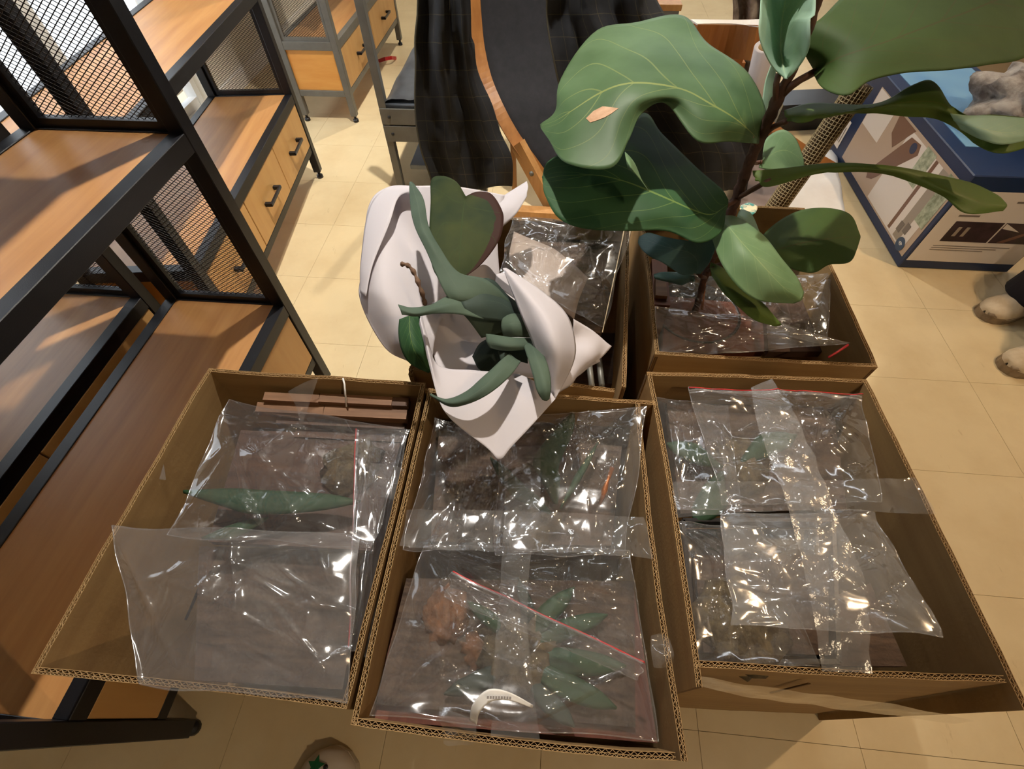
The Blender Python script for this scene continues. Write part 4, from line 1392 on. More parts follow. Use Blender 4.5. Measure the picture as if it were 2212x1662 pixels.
def snap(obj_list, px, py, lift=0.0008):
    best = None
    d_ = ray((px, py)).normalized()
    for ob in obj_list:
        off = root_loc(ob)
        tr = BVHTree.FromPolygons([v.co + off for v in ob.data.vertices], [tuple(p.vertices) for p in ob.data.polygons])
        hit = tr.ray_cast(CAM, d_)
        if hit[0] is not None and (best is None or hit[3] < best[1]):
            best = (hit[0], hit[3])
    return None if best is None else best[0] - d_ * lift


dq = [snap([L1], *p, 0.0012) for p in dp]
cq_ = snap([L1], 1300, 247, 0.0012)
mb = MB()
mb.add([cq_] + dq, [(0, 1 + k, 1 + (k + 1) % len(dq)) for k in range(len(dq))])
mb.build('dry_patch', 'leaf_dead', fig, False, 0.0006)
# curled tip of that leaf
leaf([Z(0.74, (1350, 328, 0.765), (1362, 340, 0.76), (1374, 358, 0.745), (1388, 395, 0.73)), Z(0.74, (1352, 345, 0.765), (1364, 362, 0.765), (1376, 378, 0.75), (1395, 402, 0.73)),
      Z(0.74, (1356, 362, 0.76), (1368, 372, 0.755), (1382, 384, 0.745), (1402, 414, 0.73))], 'fig_pale', 21, 0.001, 14, 8)
# dark leaf below it
leaf([Z(0.68, (1572, 432, 0.64), (1556, 405, 0.66), (1500, 355, 0.675), (1430, 292, 0.69), (1388, 246, 0.70), (1310, 300, 0.705), (1230, 325, 0.70), (1182, 352, 0.685), (1172, 384, 0.67)),
      Z(0.68, (1572, 442, 0.638), (1540, 462, 0.66), (1500, 455, 0.672), (1450, 435, 0.68), (1405, 415, 0.685), (1350, 392, 0.69), (1290, 378, 0.69), (1220, 380, 0.68), (1172, 390, 0.67)),
      Z(0.68, (1568, 455, 0.635), (1560, 500, 0.645), (1510, 524, 0.65), (1440, 500, 0.655), (1350, 500, 0.66), (1262, 494, 0.66), (1206, 472, 0.66), (1178, 425, 0.665), (1172, 398, 0.67))],
     'fig_dark', 2, 0.006, 56, 30, 8)
# upright folded mint leaf at the top
leaf([Z(0.9, (1692, 170, 0.842), (1668, 150, 0.86), (1646, 108, 0.885), (1642, 50, 0.91), (1652, -20, 0.93), (1690, -70, 0.95)),
      Z(0.9, (1697, 172, 0.842), (1690, 130, 0.845), (1686, 90, 0.86), (1690, 40, 0.88), (1700, -20, 0.90), (1705, -70, 0.945)),
      Z(0.9, (1702, 170, 0.842), (1730, 135, 0.875), (1748, 100, 0.90), (1755, 40, 0.925), (1762, -20, 0.94), (1730, -70, 0.95))], 'fig_mint', 3, 0.006, 36, 24, 16)
# huge leaf at the upper right
leaf([Z(0.9, (1752, 150, 0.838), (1738, 118, 0.86), (1728, 74, 0.88), (1775, 38, 0.90), (1822, -10, 0.91), (1900, -80, 0.92), (2020, -140, 0.92), (2150, -150, 0.91), (2250, -110, 0.89)),
      Z(0.9, (1758, 155, 0.838), (1785, 140, 0.86), (1814, 123, 0.875), (1870, 102, 0.89), (1940, 78, 0.90), (2020, 50, 0.905), (2110, 18, 0.905), (2200, -20, 0.895), (2270, -60, 0.88)),
      Z(0.9, (1760, 162, 0.838), (1775, 188, 0.85), (1830, 203, 0.86), (1884, 170, 0.87), (1965, 152, 0.878), (2050, 150, 0.88), (2130, 143, 0.878), (2212, 126, 0.87), (2300, 60, 0.86))],
     'fig_big', 4, 0.005, 56, 30, 7)
# S-shaped leaf at the right
leaf([Z(0.8, (1694, 238, 0.79), (1755, 222, 0.80), (1890, 222, 0.815), (1965, 188, 0.825), (2012, 178, 0.82), (2052, 226, 0.815), (2090, 250, 0.815), (2150, 248, 0.815), (2240, 256, 0.81)),
      Z(0.8, (1696, 250, 0.79), (1760, 244, 0.802), (1880, 232, 0.815), (1965, 220, 0.822), (2030, 226, 0.818), (2070, 262, 0.808), (2120, 280, 0.805), (2170, 285, 0.805), (2240, 290, 0.80)),
      Z(0.8, (1702, 262, 0.785), (1742, 262, 0.795), (1832, 242, 0.805), (1955, 252, 0.805), (2015, 256, 0.80), (2066, 280, 0.795), (2120, 320, 0.79), (2170, 331, 0.79), (2240, 312, 0.79))],
     'fig_under', 5, 0.004, 56, 22, 9)
leaf([Z(0.82, (2052, 246, 0.822), (2090, 250, 0.826), (2150, 248, 0.828), (2235, 255, 0.822)), Z(0.82, (2062, 262, 0.818), (2105, 275, 0.822), (2160, 285, 0.822), (2235, 286, 0.818)),
      Z(0.81, (2074, 280, 0.812), (2115, 300, 0.812), (2165, 312, 0.812), (2235, 300, 0.812))], 'fig_mint', 15, 0.003, 24, 12)
# edge-on leaf at the right
leaf([Z(0.7, (1626, 368, 0.705), (1700, 361, 0.715), (1800, 351, 0.725), (1900, 355, 0.73), (2000, 373, 0.725), (2090, 392, 0.715), (2150, 420, 0.705), (2172, 440, 0.70)),
      Z(0.7, (1628, 380, 0.70), (1690, 378, 0.71), (1800, 362, 0.724), (1900, 364, 0.728), (1985, 384, 0.722), (2070, 420, 0.712), (2130, 442, 0.703), (2174, 446, 0.70)),
      Z(0.7, (1634, 390, 0.695), (1662, 402, 0.70), (1770, 376, 0.715), (1880, 370, 0.72), (1962, 392, 0.715), (2036, 424, 0.705), (2084, 462, 0.695), (2166, 456, 0.695))],
     'fig_under', 6, 0.003, 56, 18, 12)
# oval leaf, lower right
leaf([Z(0.6, (1648, 540, 0.575), (1645, 512, 0.58), (1690, 474, 0.59), (1735, 453, 0.595), (1790, 450, 0.595), (1836, 464, 0.59), (1856, 505, 0.58)),
      Z(0.6, (1650, 546, 0.575), (1680, 540, 0.588), (1715, 530, 0.596), (1750, 522, 0.60), (1790, 516, 0.60), (1830, 512, 0.592), (1858, 514, 0.58)),
      Z(0.6, (1655, 554, 0.572), (1690, 572, 0.58), (1730, 586, 0.585), (1762, 588, 0.586), (1792, 572, 0.585), (1836, 566, 0.58), (1852, 535, 0.578))],
     'fig_big', 7, 0.003, 44, 24, 12)
# pale leaf hanging in front
leaf([Z(0.6, (1548, 462, 0.60), (1590, 466, 0.63), (1640, 505, 0.635), (1686, 560, 0.62), (1722, 600, 0.60), (1738, 632, 0.585)),
      Z(0.6, (1530, 455, 0.605), (1570, 485, 0.645), (1608, 530, 0.65), (1650, 575, 0.64), (1695, 622, 0.615), (1732, 648, 0.585)),
      Z(0.6, (1511, 458, 0.60), (1534, 505, 0.62), (1556, 565, 0.625), (1592, 616, 0.615), (1640, 650, 0.60), (1715, 656, 0.583))], 'fig_pale', 8, 0.005, 44, 26, 12)
# yellow-green leaf below
leaf([Z(0.5, (1535, 566, 0.545), (1562, 580, 0.55), (1606, 628, 0.545), (1652, 660, 0.53), (1690, 702, 0.50)),
      Z(0.5, (1533, 580, 0.545), (1560, 610, 0.552), (1600, 648, 0.548), (1640, 676, 0.53), (1684, 704, 0.50)),
      Z(0.5, (1536, 596, 0.54), (1562, 630, 0.542), (1596, 664, 0.538), (1630, 692, 0.52), (1676, 706, 0.50))], 'fig_under', 9, 0.004, 36, 18, 14)
# teal leaf, lower left
leaf([Z(0.5, (1514, 592, 0.515), (1536, 560, 0.545), (1546, 516, 0.56), (1490, 520, 0.565), (1436, 512, 0.56), (1402, 503, 0.545), (1382, 512, 0.53)),
      Z(0.5, (1508, 592, 0.512), (1505, 562, 0.535), (1488, 546, 0.548), (1456, 538, 0.55), (1426, 530, 0.545), (1402, 522, 0.535), (1380, 520, 0.525)),
      Z(0.5, (1502, 592, 0.508), (1476, 594, 0.515), (1450, 580, 0.52), (1428, 566, 0.522), (1404, 554, 0.522), (1388, 540, 0.52), (1380, 526, 0.522))], 'fig_teal', 10, 0.006, 40, 24, 22)
leaf([Z(0.5, (1500, 596, 0.505), (1470, 590, 0.508), (1432, 588, 0.50), (1412, 592, 0.49)), Z(0.5, (1500, 600, 0.50), (1470, 604, 0.505), (1440, 604, 0.495), (1412, 598, 0.488)),
      Z(0.48, (1500, 606, 0.49), (1474, 616, 0.49), (1446, 612, 0.485), (1416, 602, 0.485))], 'fig_teal', 16, 0.004, 24, 14, 20)
# leaf behind the stem towards the pole
leaf([Z(0.6, (1650, 340, 0.665), (1655, 300, 0.655), (1690, 280, 0.645), (1718, 300, 0.63), (1734, 345, 0.61)), Z(0.6, (1644, 350, 0.66), (1672, 330, 0.655), (1695, 325, 0.645), (1715, 335, 0.63), (1736, 356, 0.61)),
      Z(0.6, (1640, 362, 0.655), (1668, 368, 0.645), (1695, 368, 0.635), (1715, 366, 0.62), (1736, 362, 0.608))], 'fig_pale', 11, 0.003, 24, 14)
# thin mint leaf behind the stem
leaf([Z(0.7, (1640, 302, 0.70), (1644, 240, 0.74), (1652, 180, 0.77), (1666, 140, 0.79)), Z(0.7, (1646, 304, 0.695), (1655, 240, 0.735), (1664, 180, 0.765), (1672, 140, 0.788)),
      Z(0.7, (1650, 304, 0.69), (1664, 240, 0.725), (1674, 185, 0.755), (1676, 142, 0.786))], 'fig_mint', 12, 0.002, 24, 10)
leaf([Z(0.6, (1600, 452, 0.58), (1622, 462, 0.585), (1640, 500, 0.575)), Z(0.6, (1594, 462, 0.58), (1612, 478, 0.585), (1640, 508, 0.572)), Z(0.6, (1592, 474, 0.575), (1612, 492, 0.578), (1636, 512, 0.57))], 'fig_mint', 17, 0.002, 16, 8)
lt = leaf([Z(0.56, (1600, 444), (1618, 438), (1636, 444)), Z(0.56, (1598, 452), (1618, 452), (1636, 452)), Z(0.56, (1604, 460), (1618, 468), (1632, 460))], 'fig_pale', 18, 0.002, 12, 8)
lt.data.materials.clear()
lt.data.materials.append(MATS['teal_plastic'])
# petioles
petiole([stem_at(1594, 428), onz(1622, 412, 0.665), onz(1650, 396, 0.695), onz(1664, 390, 0.70)])
petiole([stem_at(1648, 295), onz(1670, 275, 0.76), onz(1700, 262, 0.785)])
petiole([stem_at(1690, 205), onz(1720, 178, 0.83), onz(1766, 152, 0.84)], 0.0055)
petiole([stem_at(1676, 232), onz(1676, 190, 0.82), onz(1682, 158, 0.838)])
petiole([stem_at(1640, 305), onz(1632, 308, 0.735), onz(1622, 296, 0.755)])
petiole([stem_at(1592, 430), onz(1582, 438, 0.63), onz(1570, 444, 0.636)])
petiole([stem_at(1552, 535), onz(1545, 500, 0.59), onz(1535, 462, 0.604)])
petiole([stem_at(1536, 575), onz(1600, 560, 0.565), onz(1652, 547, 0.574)], 0.0035)
petiole([stem_at(1524, 600), onz(1516, 598, 0.50), onz(1508, 592, 0.512)], 0.004)
petiole([stem_at(1530, 585), onz(1536, 582, 0.52), onz(1540, 580, 0.545)], 0.004)
petiole([stem_at(1620, 345), onz(1632, 352, 0.66), onz(1646, 350, 0.66)], 0.004)

# ================================================================== NET-WRAPPED POLE
pb, pt = ony(1640, 500, 1.12), ony(1862, 180, 1.16)
pb = pb + (pb - pt) * 0.45
pole = thing('moss_pole', 'net-wrapped brown pole leaning behind the fig leaves', 'pole', tuple(pb))
d = (pt - pb).normalized()
PR = 0.024
MB().tube([pb.lerp(pt, i / 20) for i in range(21)], PR - 0.0015, 20, True, 0.03, 3).build('core', 'pole_core', pole, True)
s = d.cross(Vector((0, 0, 1))).normalized()
u = d.cross(s)
net = MB()
Lp = (pt - pb).length
nr = int(Lp / 0.0072)
for k in range(nr):
    c = pb + d * (k * 0.0072)
    net.tube([c + (s * math.cos(a) + u * math.sin(a)) * PR for a in [2 * math.pi * i / 16 for i in range(17)]], 0.0009, 4, False)
for i in range(20):
    a = 2 * math.pi * i / 20
    net.tube([pb + d * (Lp * q / 6) + (s * math.cos(a + 0.03 * q) + u * math.sin(a + 0.03 * q)) * (PR + 0.0006) for q in range(7)], 0.0009, 4, False)
tag(net.build('net', 'net', pole), kind='stuff')

# ================================================================== BLUE PRODUCT CARTON
bx0, bx1, by0, by1, bz = 1.258, 1.632, 1.44, 2.28, 0.352
cart = thing('product_carton', 'blue and white product carton with printed photos at the right', 'carton', ((bx0 + bx1) / 2, (by0 + by1) / 2, 0))
MB().bbox((bx0, by0, 0), (bx1, by1, bz), 0.003).build('carton_body', 'box_blue', cart)
e = 0.0012


def fprint(name, pts, m, lift=1):
    """print on the front face: (x fraction, z fraction) polygon"""
    mb = MB()
    P = [Vector((bx0 + (bx1 - bx0) * a, by0 - e * lift * 0.5, bz * b)) for a, b in pts]
    prism(mb, P, (0, -e * 0.4, 0))
    return mb.build(name, m, cart)


def sprint(name, pts, m, lift=1):
    """print on the left face: (y fraction from the near corner, z fraction)"""
    mb = MB()
    P = [Vector((bx0 - e * lift * 0.5, by0 + (by1 - by0) * a, bz * b)) for a, b in pts]
    prism(mb, P, (-e * 0.4, 0, 0))
    return mb.build(name, m, cart)


def rect(a0, b0, a1, b1): return [(a0, b0), (a1, b0), (a1, b1), (a0, b1)]


fprint('white_print', rect(0.02, 0.10, 0.985, 0.86), 'print_white', 1)
for k, (a0, a1, m) in enumerate([(0.16, 0.56, 'print_dark'), (0.575, 0.95, 'print_dark')]):
    fprint('photo_print', rect(a0, 0.34, a1, 0.56), m, 2)
fprint('photo_detail', [(0.58, 0.50), (0.58, 0.555), (0.74, 0.47)], 'print_white', 3)
fprint('photo_detail', [(0.64, 0.35), (0.70, 0.35), (0.90, 0.50), (0.86, 0.51)], 'print_brown', 3)
fprint('photo_detail', rect(0.22, 0.40, 0.25, 0.50), 'print_grey', 3)
fprint('photo_detail', rect(0.29, 0.40, 0.32, 0.50), 'print_grey', 3)
for k, (a0, a1, b) in enumerate([(0.14, 0.30, 0.66), (0.14, 0.31, 0.61), (0.16, 0.34, 0.72), (0.50, 0.62, 0.76)]):
    fprint('text_line', rect(a0, b, a1, b + 0.018), 'print_text', 2)
for k in range(3):
    fprint('text_line', rect(0.14, 0.285 - k * 0.025, 0.80 - 0.1 * k, 0.292 - k * 0.025), 'print_text', 2)
# left face
sprint('white_print', rect(0.02, 0.10, 0.82, 0.90), 'print_beige', 1)
sprint('pale_print', rect(0.05, 0.12, 0.45, 0.86), 'print_white', 2)
sprint('white_panel', rect(0.62, 0.52, 0.815, 0.89), 'print_white', 2)
sprint('appliance_print', [(0.50, 0.26), (0.54, 0.22), (0.56, 0.28), (0.42, 0.82), (0.34, 0.84), (0.32, 0.76)], 'print_brown', 3)
sprint('appliance_knob', [(0.37 + 0.022 * math.cos(k * math.pi / 6), 0.77 + 0.05 * math.sin(k * math.pi / 6)) for k in range(12)], 'box_blue', 4)
sprint('dark_print', [(0.42, 0.88), (0.58, 0.88), (0.56, 0.70), (0.50, 0.62)], 'print_brown', 3)
sprint('window_print', rect(0.10, 0.14, 0.15, 0.86), 'print_grey', 3)
sprint('window_print', rect(0.19, 0.14, 0.21, 0.86), 'print_brown', 3)
sprint('garden_print', rect(0.03, 0.40, 0.10, 0.88), 'print_green', 3)
sprint('garden_print', rect(0.22, 0.55, 0.30, 0.88), 'print_green', 3)
sprint('icon_print', rect(0.115 - 0.03, 0.24, 0.145 - 0.03, 0.34), 'print_text', 4)
sprint('icon_print', rect(0.155 - 0.03, 0.20, 0.185 - 0.03, 0.30), 'print_text', 4)
sprint('round_badge', [(0.075 + 0.030 * math.cos(k * math.pi / 10), 0.155 + 0.066 * math.sin(k * math.pi / 10)) for k in range(20)], 'print_badge', 4)
for k in range(3):
    r0 = 0.3 + 0.25 * k
    arc = [(0.075 + 0.022 * r0 * math.cos(a), 0.135 + 0.05 * r0 * math.sin(a)) for a in [math.radians(45 + 15 * i) for i in range(7)]]
    mb = MB()
    mb.tube([Vector((bx0 - e * 2.6, by0 + (by1 - by0) * a, bz * b)) for a, b in arc], 0.0012, 5)
    mb.build('wireless_icon', 'white', cart)
sprint('label_print', rect(0.90, 0.10, 0.985, 0.42), 'print_white', 2)
for k in range(3):
    sprint('text_line', rect(0.915 + 0.02 * k, 0.16, 0.922 + 0.02 * k, 0.34), 'print_text', 3)
MB().box((bx0 + 0.05, by0 + 0.17, bz), (bx1 - 0.03, by1 - 0.06, bz + 0.0015)).build('sky_print', 'box_skyblue', cart)
MB().box((bx0 + 0.16, by0 + 0.22, bz + 0.0015), (bx1 - 0.1, by0 + 0.27, bz + 0.0022)).build('pale_caption', 'white', cart)

t = thing('fur_bundle', 'grey fluffy bundle lying on top of the blue product carton', 'fur bundle', tuple(onz(2200, 235, bz)))
mb = MB()
blob(mb, onz(2240, 225, 0.42), 0.17, 4, 40, 0.55, 2.4, (1.0, 1.0, 0.55))
mb.build('bundle_body', 'fur', t, True)

# ================================================================== GREY BENCH
bench = thing('metal_bench', 'grey metal bench with a black glossy pad left of the dark coat', 'bench', (-0.35, 2.3, 0))
lx, ly = -0.656, 1.81
for (x, y, tp) in ((lx, ly, 0.78), (lx, ly + 1.5, 0.78), (lx + 0.36, ly, 0.33), (lx + 0.36, ly + 1.5, 0.78)):
    MB().bbox((x - 0.014, y - 0.014, 0), (x + 0.014, y + 0.014, tp), 0.001).build('leg', 'grey_metal', bench)
for z0, z1 in ((0.279, 0.336), (0.2145, 0.274)):
    fb = MB().bbox((lx - 0.013, ly - 0.018, z0), (lx + 0.374, ly - 0.002, z1), 0.001).build('front_beam', 'grey_metal', bench)
    MB().tube([(lx + 0.02, ly - 0.017, (z0 + z1) / 2), (lx + 0.02, ly - 0.021, (z0 + z1) / 2)], 0.006, 10).build('screw', 'black_plastic', fb, True)
for x in (lx, lx + 0.36):
    MB().bbox((x - 0.01, ly + 0.014, 0.27), (x + 0.01, ly + 1.486, 0.325), 0.001).build('side_beam', 'grey_metal', bench)
g = [[Vector((lx + 0.012 + 0.35 * i / 23, ly - 0.012 + 1.5 * j / 39, 0.369 + 0.008 * noise.noise(Vector((i * 0.4, j * 0.3, 2))) - 0.012 * (max(0, abs(i / 11.5 - 1) - 0.85) / 0.15) ** 2)) for i in range(24)] for j in range(40)]
pad = MB().grid(g)
pad.box((lx + 0.012, ly - 0.012, 0.337), (lx + 0.362, ly + 1.488, 0.353))
pad.build('seat_pad', 'vinyl_black', bench, True)
MB().bbox((lx + 0.05, ly + 0.02, 0.08), (lx + 0.33, ly + 0.9, 0.10), 0.002).build('lower_shelf', 'steel_blue', bench)

tag(MB().ribbon([onz(818, 132, 0.004), onz(832, 127, 0.03), onz(846, 125, 0.03), onz(856, 126, 0.004)], (0, 0.4, 1), 0.018, 0.003).build('red_strap', 'red', None), 'small red strap lying on the floor beneath the far drawers', 'strap')

# ================================================================== BENTWOOD CHAIR AND COAT
chair = thing('bentwood_chair', 'bentwood lounge chair with a dark fabric back seen from behind', 'chair', tuple(onz(1220, 440, 0)))
cpx = [(1018, -90, 2.02), (1022, -30, 2.00), (1027, 40, 1.98), (1035, 110, 1.95), (1052, 180, 1.90), (1078, 240, 1.84), (1112, 300, 1.79), (1150, 352, 1.75), (1196, 412, 1.72), (1250, 470, 1.70)]
cl = cr([ony(*p) for p in cpx], 50)
MB().ribbon(cl, (1, 0.1, 0.0), 0.045, 0.03).build('side_frame', 'bentwood', chair)
cr2 = cr([ony(p[0] + 380 + max(0, p[1]) * 0.35, p[1] * 0.75 + 10, p[2] + 0.05) for p in cpx], 50)
MB().ribbon(cr2, (1, 0.1, 0.0), 0.030, 0.05).build('side_frame', 'bentwood', chair)
gs = []
for j in range(16):
    v = j / 15
    row = []
    for i in range(46):
        p = cl[i].lerp(cr2[i], v)
        row.append(p + Vector((0, 0.05 * math.sin(math.pi * v), -0.02 * math.sin(math.pi * v))))
    gs.append(row)
MB().grid(gs).build('back_fabric', 'fabric_dark', chair, True, 0.004)
MB().bar(ony(1118, 310, 1.77), ony(1205, 470, 1.66), 0.03, 0.055).build('brace', 'birch', chair)
MB().tube([ony(1147, 374, 1.66), ony(1149, 377, 1.65)], 0.008, 12).build('bolt', 'grey_metal', chair, True)
MB().bar(onz(1100, 456, 0.03), onz(1330, 470, 0.03), 0.045, 0.03).build('floor_runner', 'birch', chair)
MB().bar(ony(1108, 305, 1.80), ony(1112, 420, 1.80), 0.018, 0.02).build('rear_leg', 'birch', chair)
MB().bar(onz(1330, 470, 0.03), onz(1420, 330, 0.03), 0.045, 0.03).build('floor_runner', 'birch', chair)

coat = thing('plaid_coat', 'dark coat with thin pale checks hanging over the chair', 'coat', tuple(onz(1000, 410, 0)))
rows = []
xs_ = [(902, 925, 950, 975, 998, 1012), (899, 925, 952, 978, 1000, 1016), (897, 925, 955, 985, 1012, 1030), (898, 935, 970, 1005, 1040, 1072), (912, 945, 985, 1030, 1070, 1104), (934, 960, 1000, 1040, 1075, 1106)]
ys_ = [-90, 30, 150, 260, 340, 402]
for k, (r, yy) in enumerate(zip(xs_, ys_)):
    rows.append([ony(x, yy + (6 if k == 5 and i in (2, 3) else 0), (1.66 if i % 2 == 0 else 1.72) + 0.015 * math.sin(k * 1.3 + i)) for i, x in enumerate(r)])
patch('left_panel', rows, 'coat', coat, 50, 40, 0.012, 9, 3, 0.0, 0.006)
rows = []
xs_ = [(1180, 1225, 1270, 1320, 1370, 1395), (1182, 1230, 1275, 1330, 1385, 1425), (1195, 1250, 1310, 1380, 1440, 1490), (1230, 1300, 1370, 1440, 1510, 1570), (1280, 1350, 1420, 1490, 1560, 1610), (1330, 1390, 1450, 1510, 1570, 1610)]
ys_ = [-90, 30, 130, 240, 330, 410]
for k, (r, yy) in enumerate(zip(xs_, ys_)):
    rows.append([ony(x, yy, (1.66 if i % 2 == 0 else 1.74) + 0.02 * math.sin(k * 1.7 + i)) for i, x in enumerate(r)])
patch('right_panel', rows, 'coat', coat, 50, 40, 0.014, 9, 6, 0.0, 0.006)

# ================================================================== THINGS ON THE FLOOR BEHIND
t = thing('white_sheet', 'white plastic sheet lying on the floor behind the fig box', 'plastic sheet', tuple(onz(1760, 400, 0)))
patch('sheet', [Z(0.012, (1640, 345), (1720, 328), (1806, 322)), Z(0.02, (1660, 400), (1740, 395), (1815, 390)), Z(0.012, (1670, 470), (1750, 466), (1826, 462))], 'white_sheet', t, 20, 20, 0.012, 7, 2, 0.0, 0.001)
t = thing('grey_sheet', 'grey paper sheet lying beside the white sheet behind the fig stem', 'paper sheet', tuple(onz(1640, 400, 0)))
patch('sheet', [Z(0.05, (1588, 330), (1640, 335), (1690, 340)), Z(0.05, (1585, 400), (1640, 400), (1690, 402)), Z(0.05, (1580, 462), (1640, 462), (1690, 462))], 'grey_sheet', t, 16, 16, 0.006, 8, 3, 0.0, 0.001)

sc = thing('wooden_chair', 'wooden chair with a curved backrest behind the big fig leaf', 'chair', tuple(onz(1560, 220, 0)))
arc = [ony(1490 + 16 * i, 88 + 0.13 * (i - 3) ** 2, 2.05 - 0.012 * (i - 4) ** 2 * 0.3) for i in range(10)]
MB().ribbon(arc, (0, 0, 1), 0.10, 0.02).build('backrest', 'bentwood', sc)
cap = MB().ribbon([p + Vector((0, 0.012, 0.052)) for p in arc], (0, 1, 0), 0.035, 0.004).build('lit_top_edge', 'white', sc)  # white strip paints the light along the top of the backrest
for px in (1500, 1600):
    a = ony(px, 110, 2.04)
    MB().bar(a, Vector((a.x, a.y + 0.02, 0)), 0.03, 0.03, (0, 1, 0)).build('leg', 'bentwood', sc)
a = ony(1500, 150, 2.02)
b = ony(1610, 150, 2.02)
MB().box((a.x, 2.04, 0.40), (b.x, 2.4, 0.42)).build('seat', 'bentwood', sc)
for x in (a.x + 0.02, b.x - 0.02):
    MB().bar((x, 2.37, 0), (x, 2.37, 0.40), 0.03, 0.03, (0, 1, 0)).build('leg', 'bentwood', sc)

rl = thing('paper_roll', 'white paper roll standing upright behind the fig stem', 'paper roll', tuple(ony(1632, 235, 1.75)))
top, bot = ony(1654, 100, 1.75), ony(1622, 232, 1.80)
dd = (top - bot)
mb = MB()
ns = 28
ax = dd.normalized()
s_ = ax.cross(Vector((0, 1, 0))).normalized()
u_ = ax.cross(s_)
prof = [(0.033, 0), (0.033, dd.length), (0.022, dd.length), (0.019, dd.length - 0.002), (0.019, dd.length - 0.08)]
for r, h_ in prof:
    for k in range(ns):
        a_ = 2 * math.pi * k / ns
        mb.v.append(bot + ax * h_ + (s_ * math.cos(a_) + u_ * math.sin(a_)) * r)
for i in range(len(prof) - 1):
    for k in range(ns):
        j = (k + 1) % ns
        mb.f.append((i * ns + k, i * ns + j, (i + 1) * ns + j, (i + 1) * ns + k))
mb.build('roll', 'paper', rl, True)
MB().tube([bot + ax * 0.01, top - ax * 0.001], 0.021, 20).build('cardboard_core', 'card', rl, True)

t = thing('black_case', 'black flat case on the floor beyond the fig stem', 'case', tuple(onz(1750, 215, 0)))
q = [onz(1690, 196, 0.12), onz(1810, 190, 0.12), onz(1815, 222, 0.12), onz(1692, 228, 0.12)]
slab_quad(MB(), q, 0.03).build('case_lid', 'black_plastic', t)
slab_quad(MB(), [p - Vector((0, 0, 0.031)) for p in q], 0.088).build('case_body', 'black_plastic', t)
t = thing('grey_cloth', 'mottled grey cloth hanging down at the far right of the chair', 'cloth', tuple(ony(1620, 190, 2.3)))
rows = [[ony(x, yy, 2.3 + (0.05 if i % 2 else 0)) for i, x in enumerate(xx)] for yy, xx in ((-80, (1588, 1605, 1625, 1645, 1665)), (20, (1582, 1602, 1622, 1642, 1660)), (110, (1580, 1600, 1625, 1645, 1668)), (230, (1600, 1615, 1632, 1650, 1672)))]
patch('cloth_body', rows, 'fur', t, 30, 24, 0.012, 12, 5, 0.0, 0.004)
t = thing('desk', 'wooden desk edge with a grey-blue side panel at the far back', 'desk', (0.45, 2.9, 0))
a, b = ony(1380, 12, 2.75), ony(1478, -4, 2.75)
zt = a.z
MB().bbox((a.x - 0.2, 2.75, zt - 0.02), (b.x, 3.35, zt + 0.005), 0.002).build('desk_top', 'birch', t)
c = ony(1522, 60, 2.76)
MB().box((b.x - 0.25, 2.77, 0), (b.x - 0.005, 2.79, zt - 0.02)).build('side_panel', 'steel_blue', t)
MB().box((a.x - 0.19, 2.79, 0), (a.x - 0.16, 3.33, zt - 0.02)).build('side_panel', 'steel_blue', t)
MB().box((b.x - 0.03, 2.79, 0), (b.x - 0.005, 3.33, zt - 0.02)).build('side_panel', 'steel_blue', t)


# ================================================================== SHOES
def shoe_rows(toe, heel, wd, ht):
    """closed shoe upper as a lofted body; returns list of rings from heel to toe"""
    toe, heel = Vector(toe), Vector(heel)
    ax_ = (toe - heel)
    L_ = ax_.length
    ax_.normalize()
    sd = Vector((ax_.y, -ax_.x, 0))
    rings = []
    prof = [(0.0, 0.05, 0.55), (0.02, 0.62, 0.92), (0.10, 0.74, 1.0), (0.25, 0.74, 0.98), (0.40, 0.80, 0.86), (0.55, 0.92, 0.66), (0.70, 1.0, 0.52), (0.82, 0.97, 0.44), (0.91, 0.80, 0.37), (0.97, 0.50, 0.29), (1.0, 0.08, 0.16)]
    for f_, w_, h_ in prof:
        c = heel + ax_ * (L_ * f_)
        r = []
        for k in range(16):
            a_ = math.pi * k / 15
            r.append(c + sd * (math.cos(a_) * wd / 2 * w_) + Vector((0, 0, 0.018 + max(0.0, math.sin(a_)) ** 0.75 * ht * h_)))
        rings.append(r)
    sole = []
    for f_, w_, h_ in prof:
        c = heel + ax_ * (L_ * (f_ * 1.01 - 0.005))
        sole.append((c, sd, wd / 2 * (w_ * 1.0 + 0.015)))
    return rings, sole


def make_shoe(parent, toe, heel, wd, ht, up_m, so_m, smooth=True):
    rings, sole = shoe_rows(toe, heel, wd, ht)
    up = MB().grid([cr(r, 16) for r in rings]).build('shoe_upper', up_m, parent, True, 0.002)
    mb = MB()
    L_, R_ = [c - s * w_ for c, s, w_ in sole], [c + s * w_ for c, s, w_ in sole]
    poly = L_ + R_[::-1]
    prism(mb, [Vector((p.x, p.y, 0)) for p in poly], (0, 0, 0.024))
    mb.build('shoe_sole', so_m, parent)
    return up


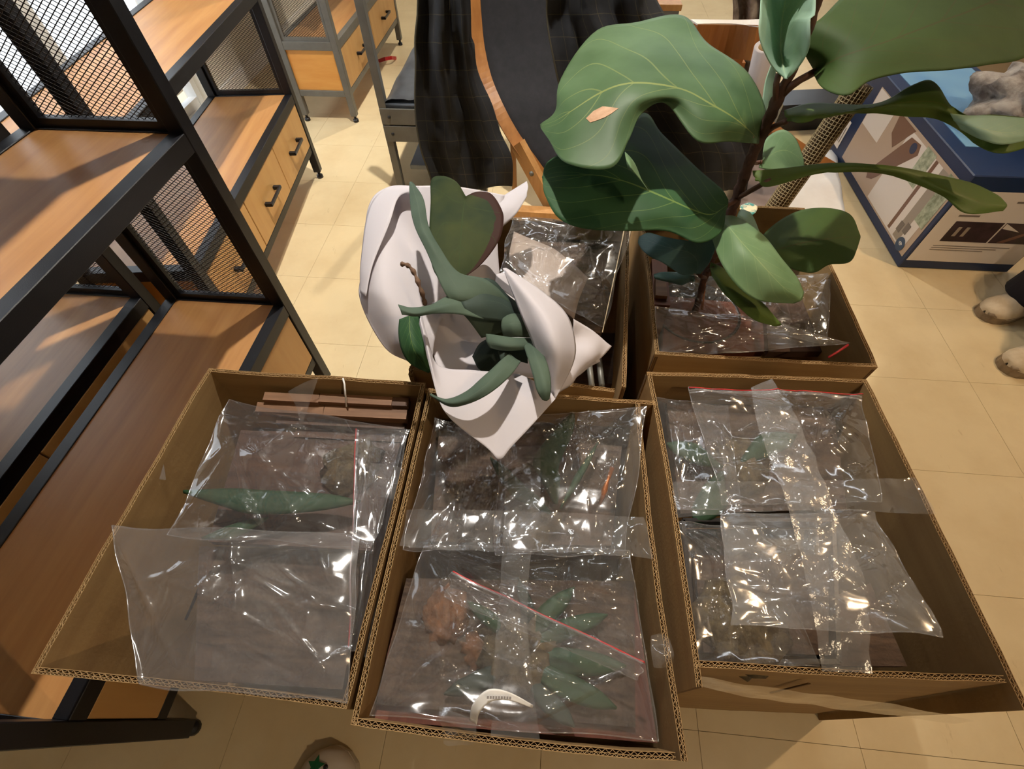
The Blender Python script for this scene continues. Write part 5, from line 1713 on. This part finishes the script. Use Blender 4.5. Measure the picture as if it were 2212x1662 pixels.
per = thing('person', 'person at the right edge in dark trousers and cream canvas shoes', 'person', (1.72, 1.12, 0))
for toe, heel in (((1.425, 1.205, 0), (1.665, 1.285, 0)), ((1.385, 0.985, 0), (1.63, 1.05, 0))):
    make_shoe(per, toe, heel, 0.095, 0.085, 'shoe', 'sole')
    h_ = Vector(heel)
    t_ = Vector(toe)
    mid = h_.lerp(t_, 0.36)
    MB().tube([Vector((mid.x, mid.y, 0.05)), Vector((mid.x + 0.02, mid.y, 0.2)), Vector((mid.x + 0.04, mid.y, 0.45)), Vector((1.70, h_.y * 0.5 + 0.56, 0.75)), Vector((1.72, h_.y * 0.3 + 0.8, 0.92))],
              [0.085, 0.078, 0.075, 0.085, 0.1], 18, True, 0.05, 2).build('trouser_leg', 'trouser', per, True)
    pt_ = t_.lerp(h_, 0.07)
    blob(MB(), (pt_.x, pt_.y - 0.02, 0.028), 0.012, 5, 12, 0.4, 3, (1, 1, 0.6)).build('toe_scuff', 'sole', per, True)

ps = thing('sneaker', 'white sneaker toe with a green star mark at the bottom edge', 'shoe', (-0.345, -0.18, 0))
make_shoe(ps, (-0.352, -0.080, 0), (-0.335, -0.36, 0), 0.118, 0.10, 'shoe_white', 'shoe_white')
c = onz(681, 1656, 0.062)
star = []
for k in range(10):
    a_ = math.pi / 2 + k * math.pi / 5
    r_ = 0.017 if k % 2 == 0 else 0.008
    star.append(Vector((c.x + r_ * math.cos(a_), c.y + r_ * math.sin(a_), 0.0)))


def on_shoe(x, y):
    f_ = min(1, max(0, (y + 0.36) / 0.28))
    return 0.018 + 0.10 * (0.50 if f_ < 0.8 else 0.50 - (f_ - 0.8) * 0.85) * max(0.05, 1 - ((x + 0.35) / 0.062) ** 2) ** 0.37


mb = MB()
mb.add([Vector((c.x, c.y, on_shoe(c.x, c.y) + 0.0035))] + [Vector((p.x, p.y, on_shoe(p.x, p.y) + 0.003)) for p in star], [(0, 1 + k, 1 + (k + 1) % 10) for k in range(10)])
mb.build('star_mark', 'shoe_green', ps, False, 0.001)
p = onz(704, 1658, 0.06)
blob(MB(), (p.x, p.y, on_shoe(p.x, p.y) + 0.002), 0.0045, 2, 10, 0.05, 1, (1, 1, 0.4)).build('dot_mark', 'black_plastic', ps, True)
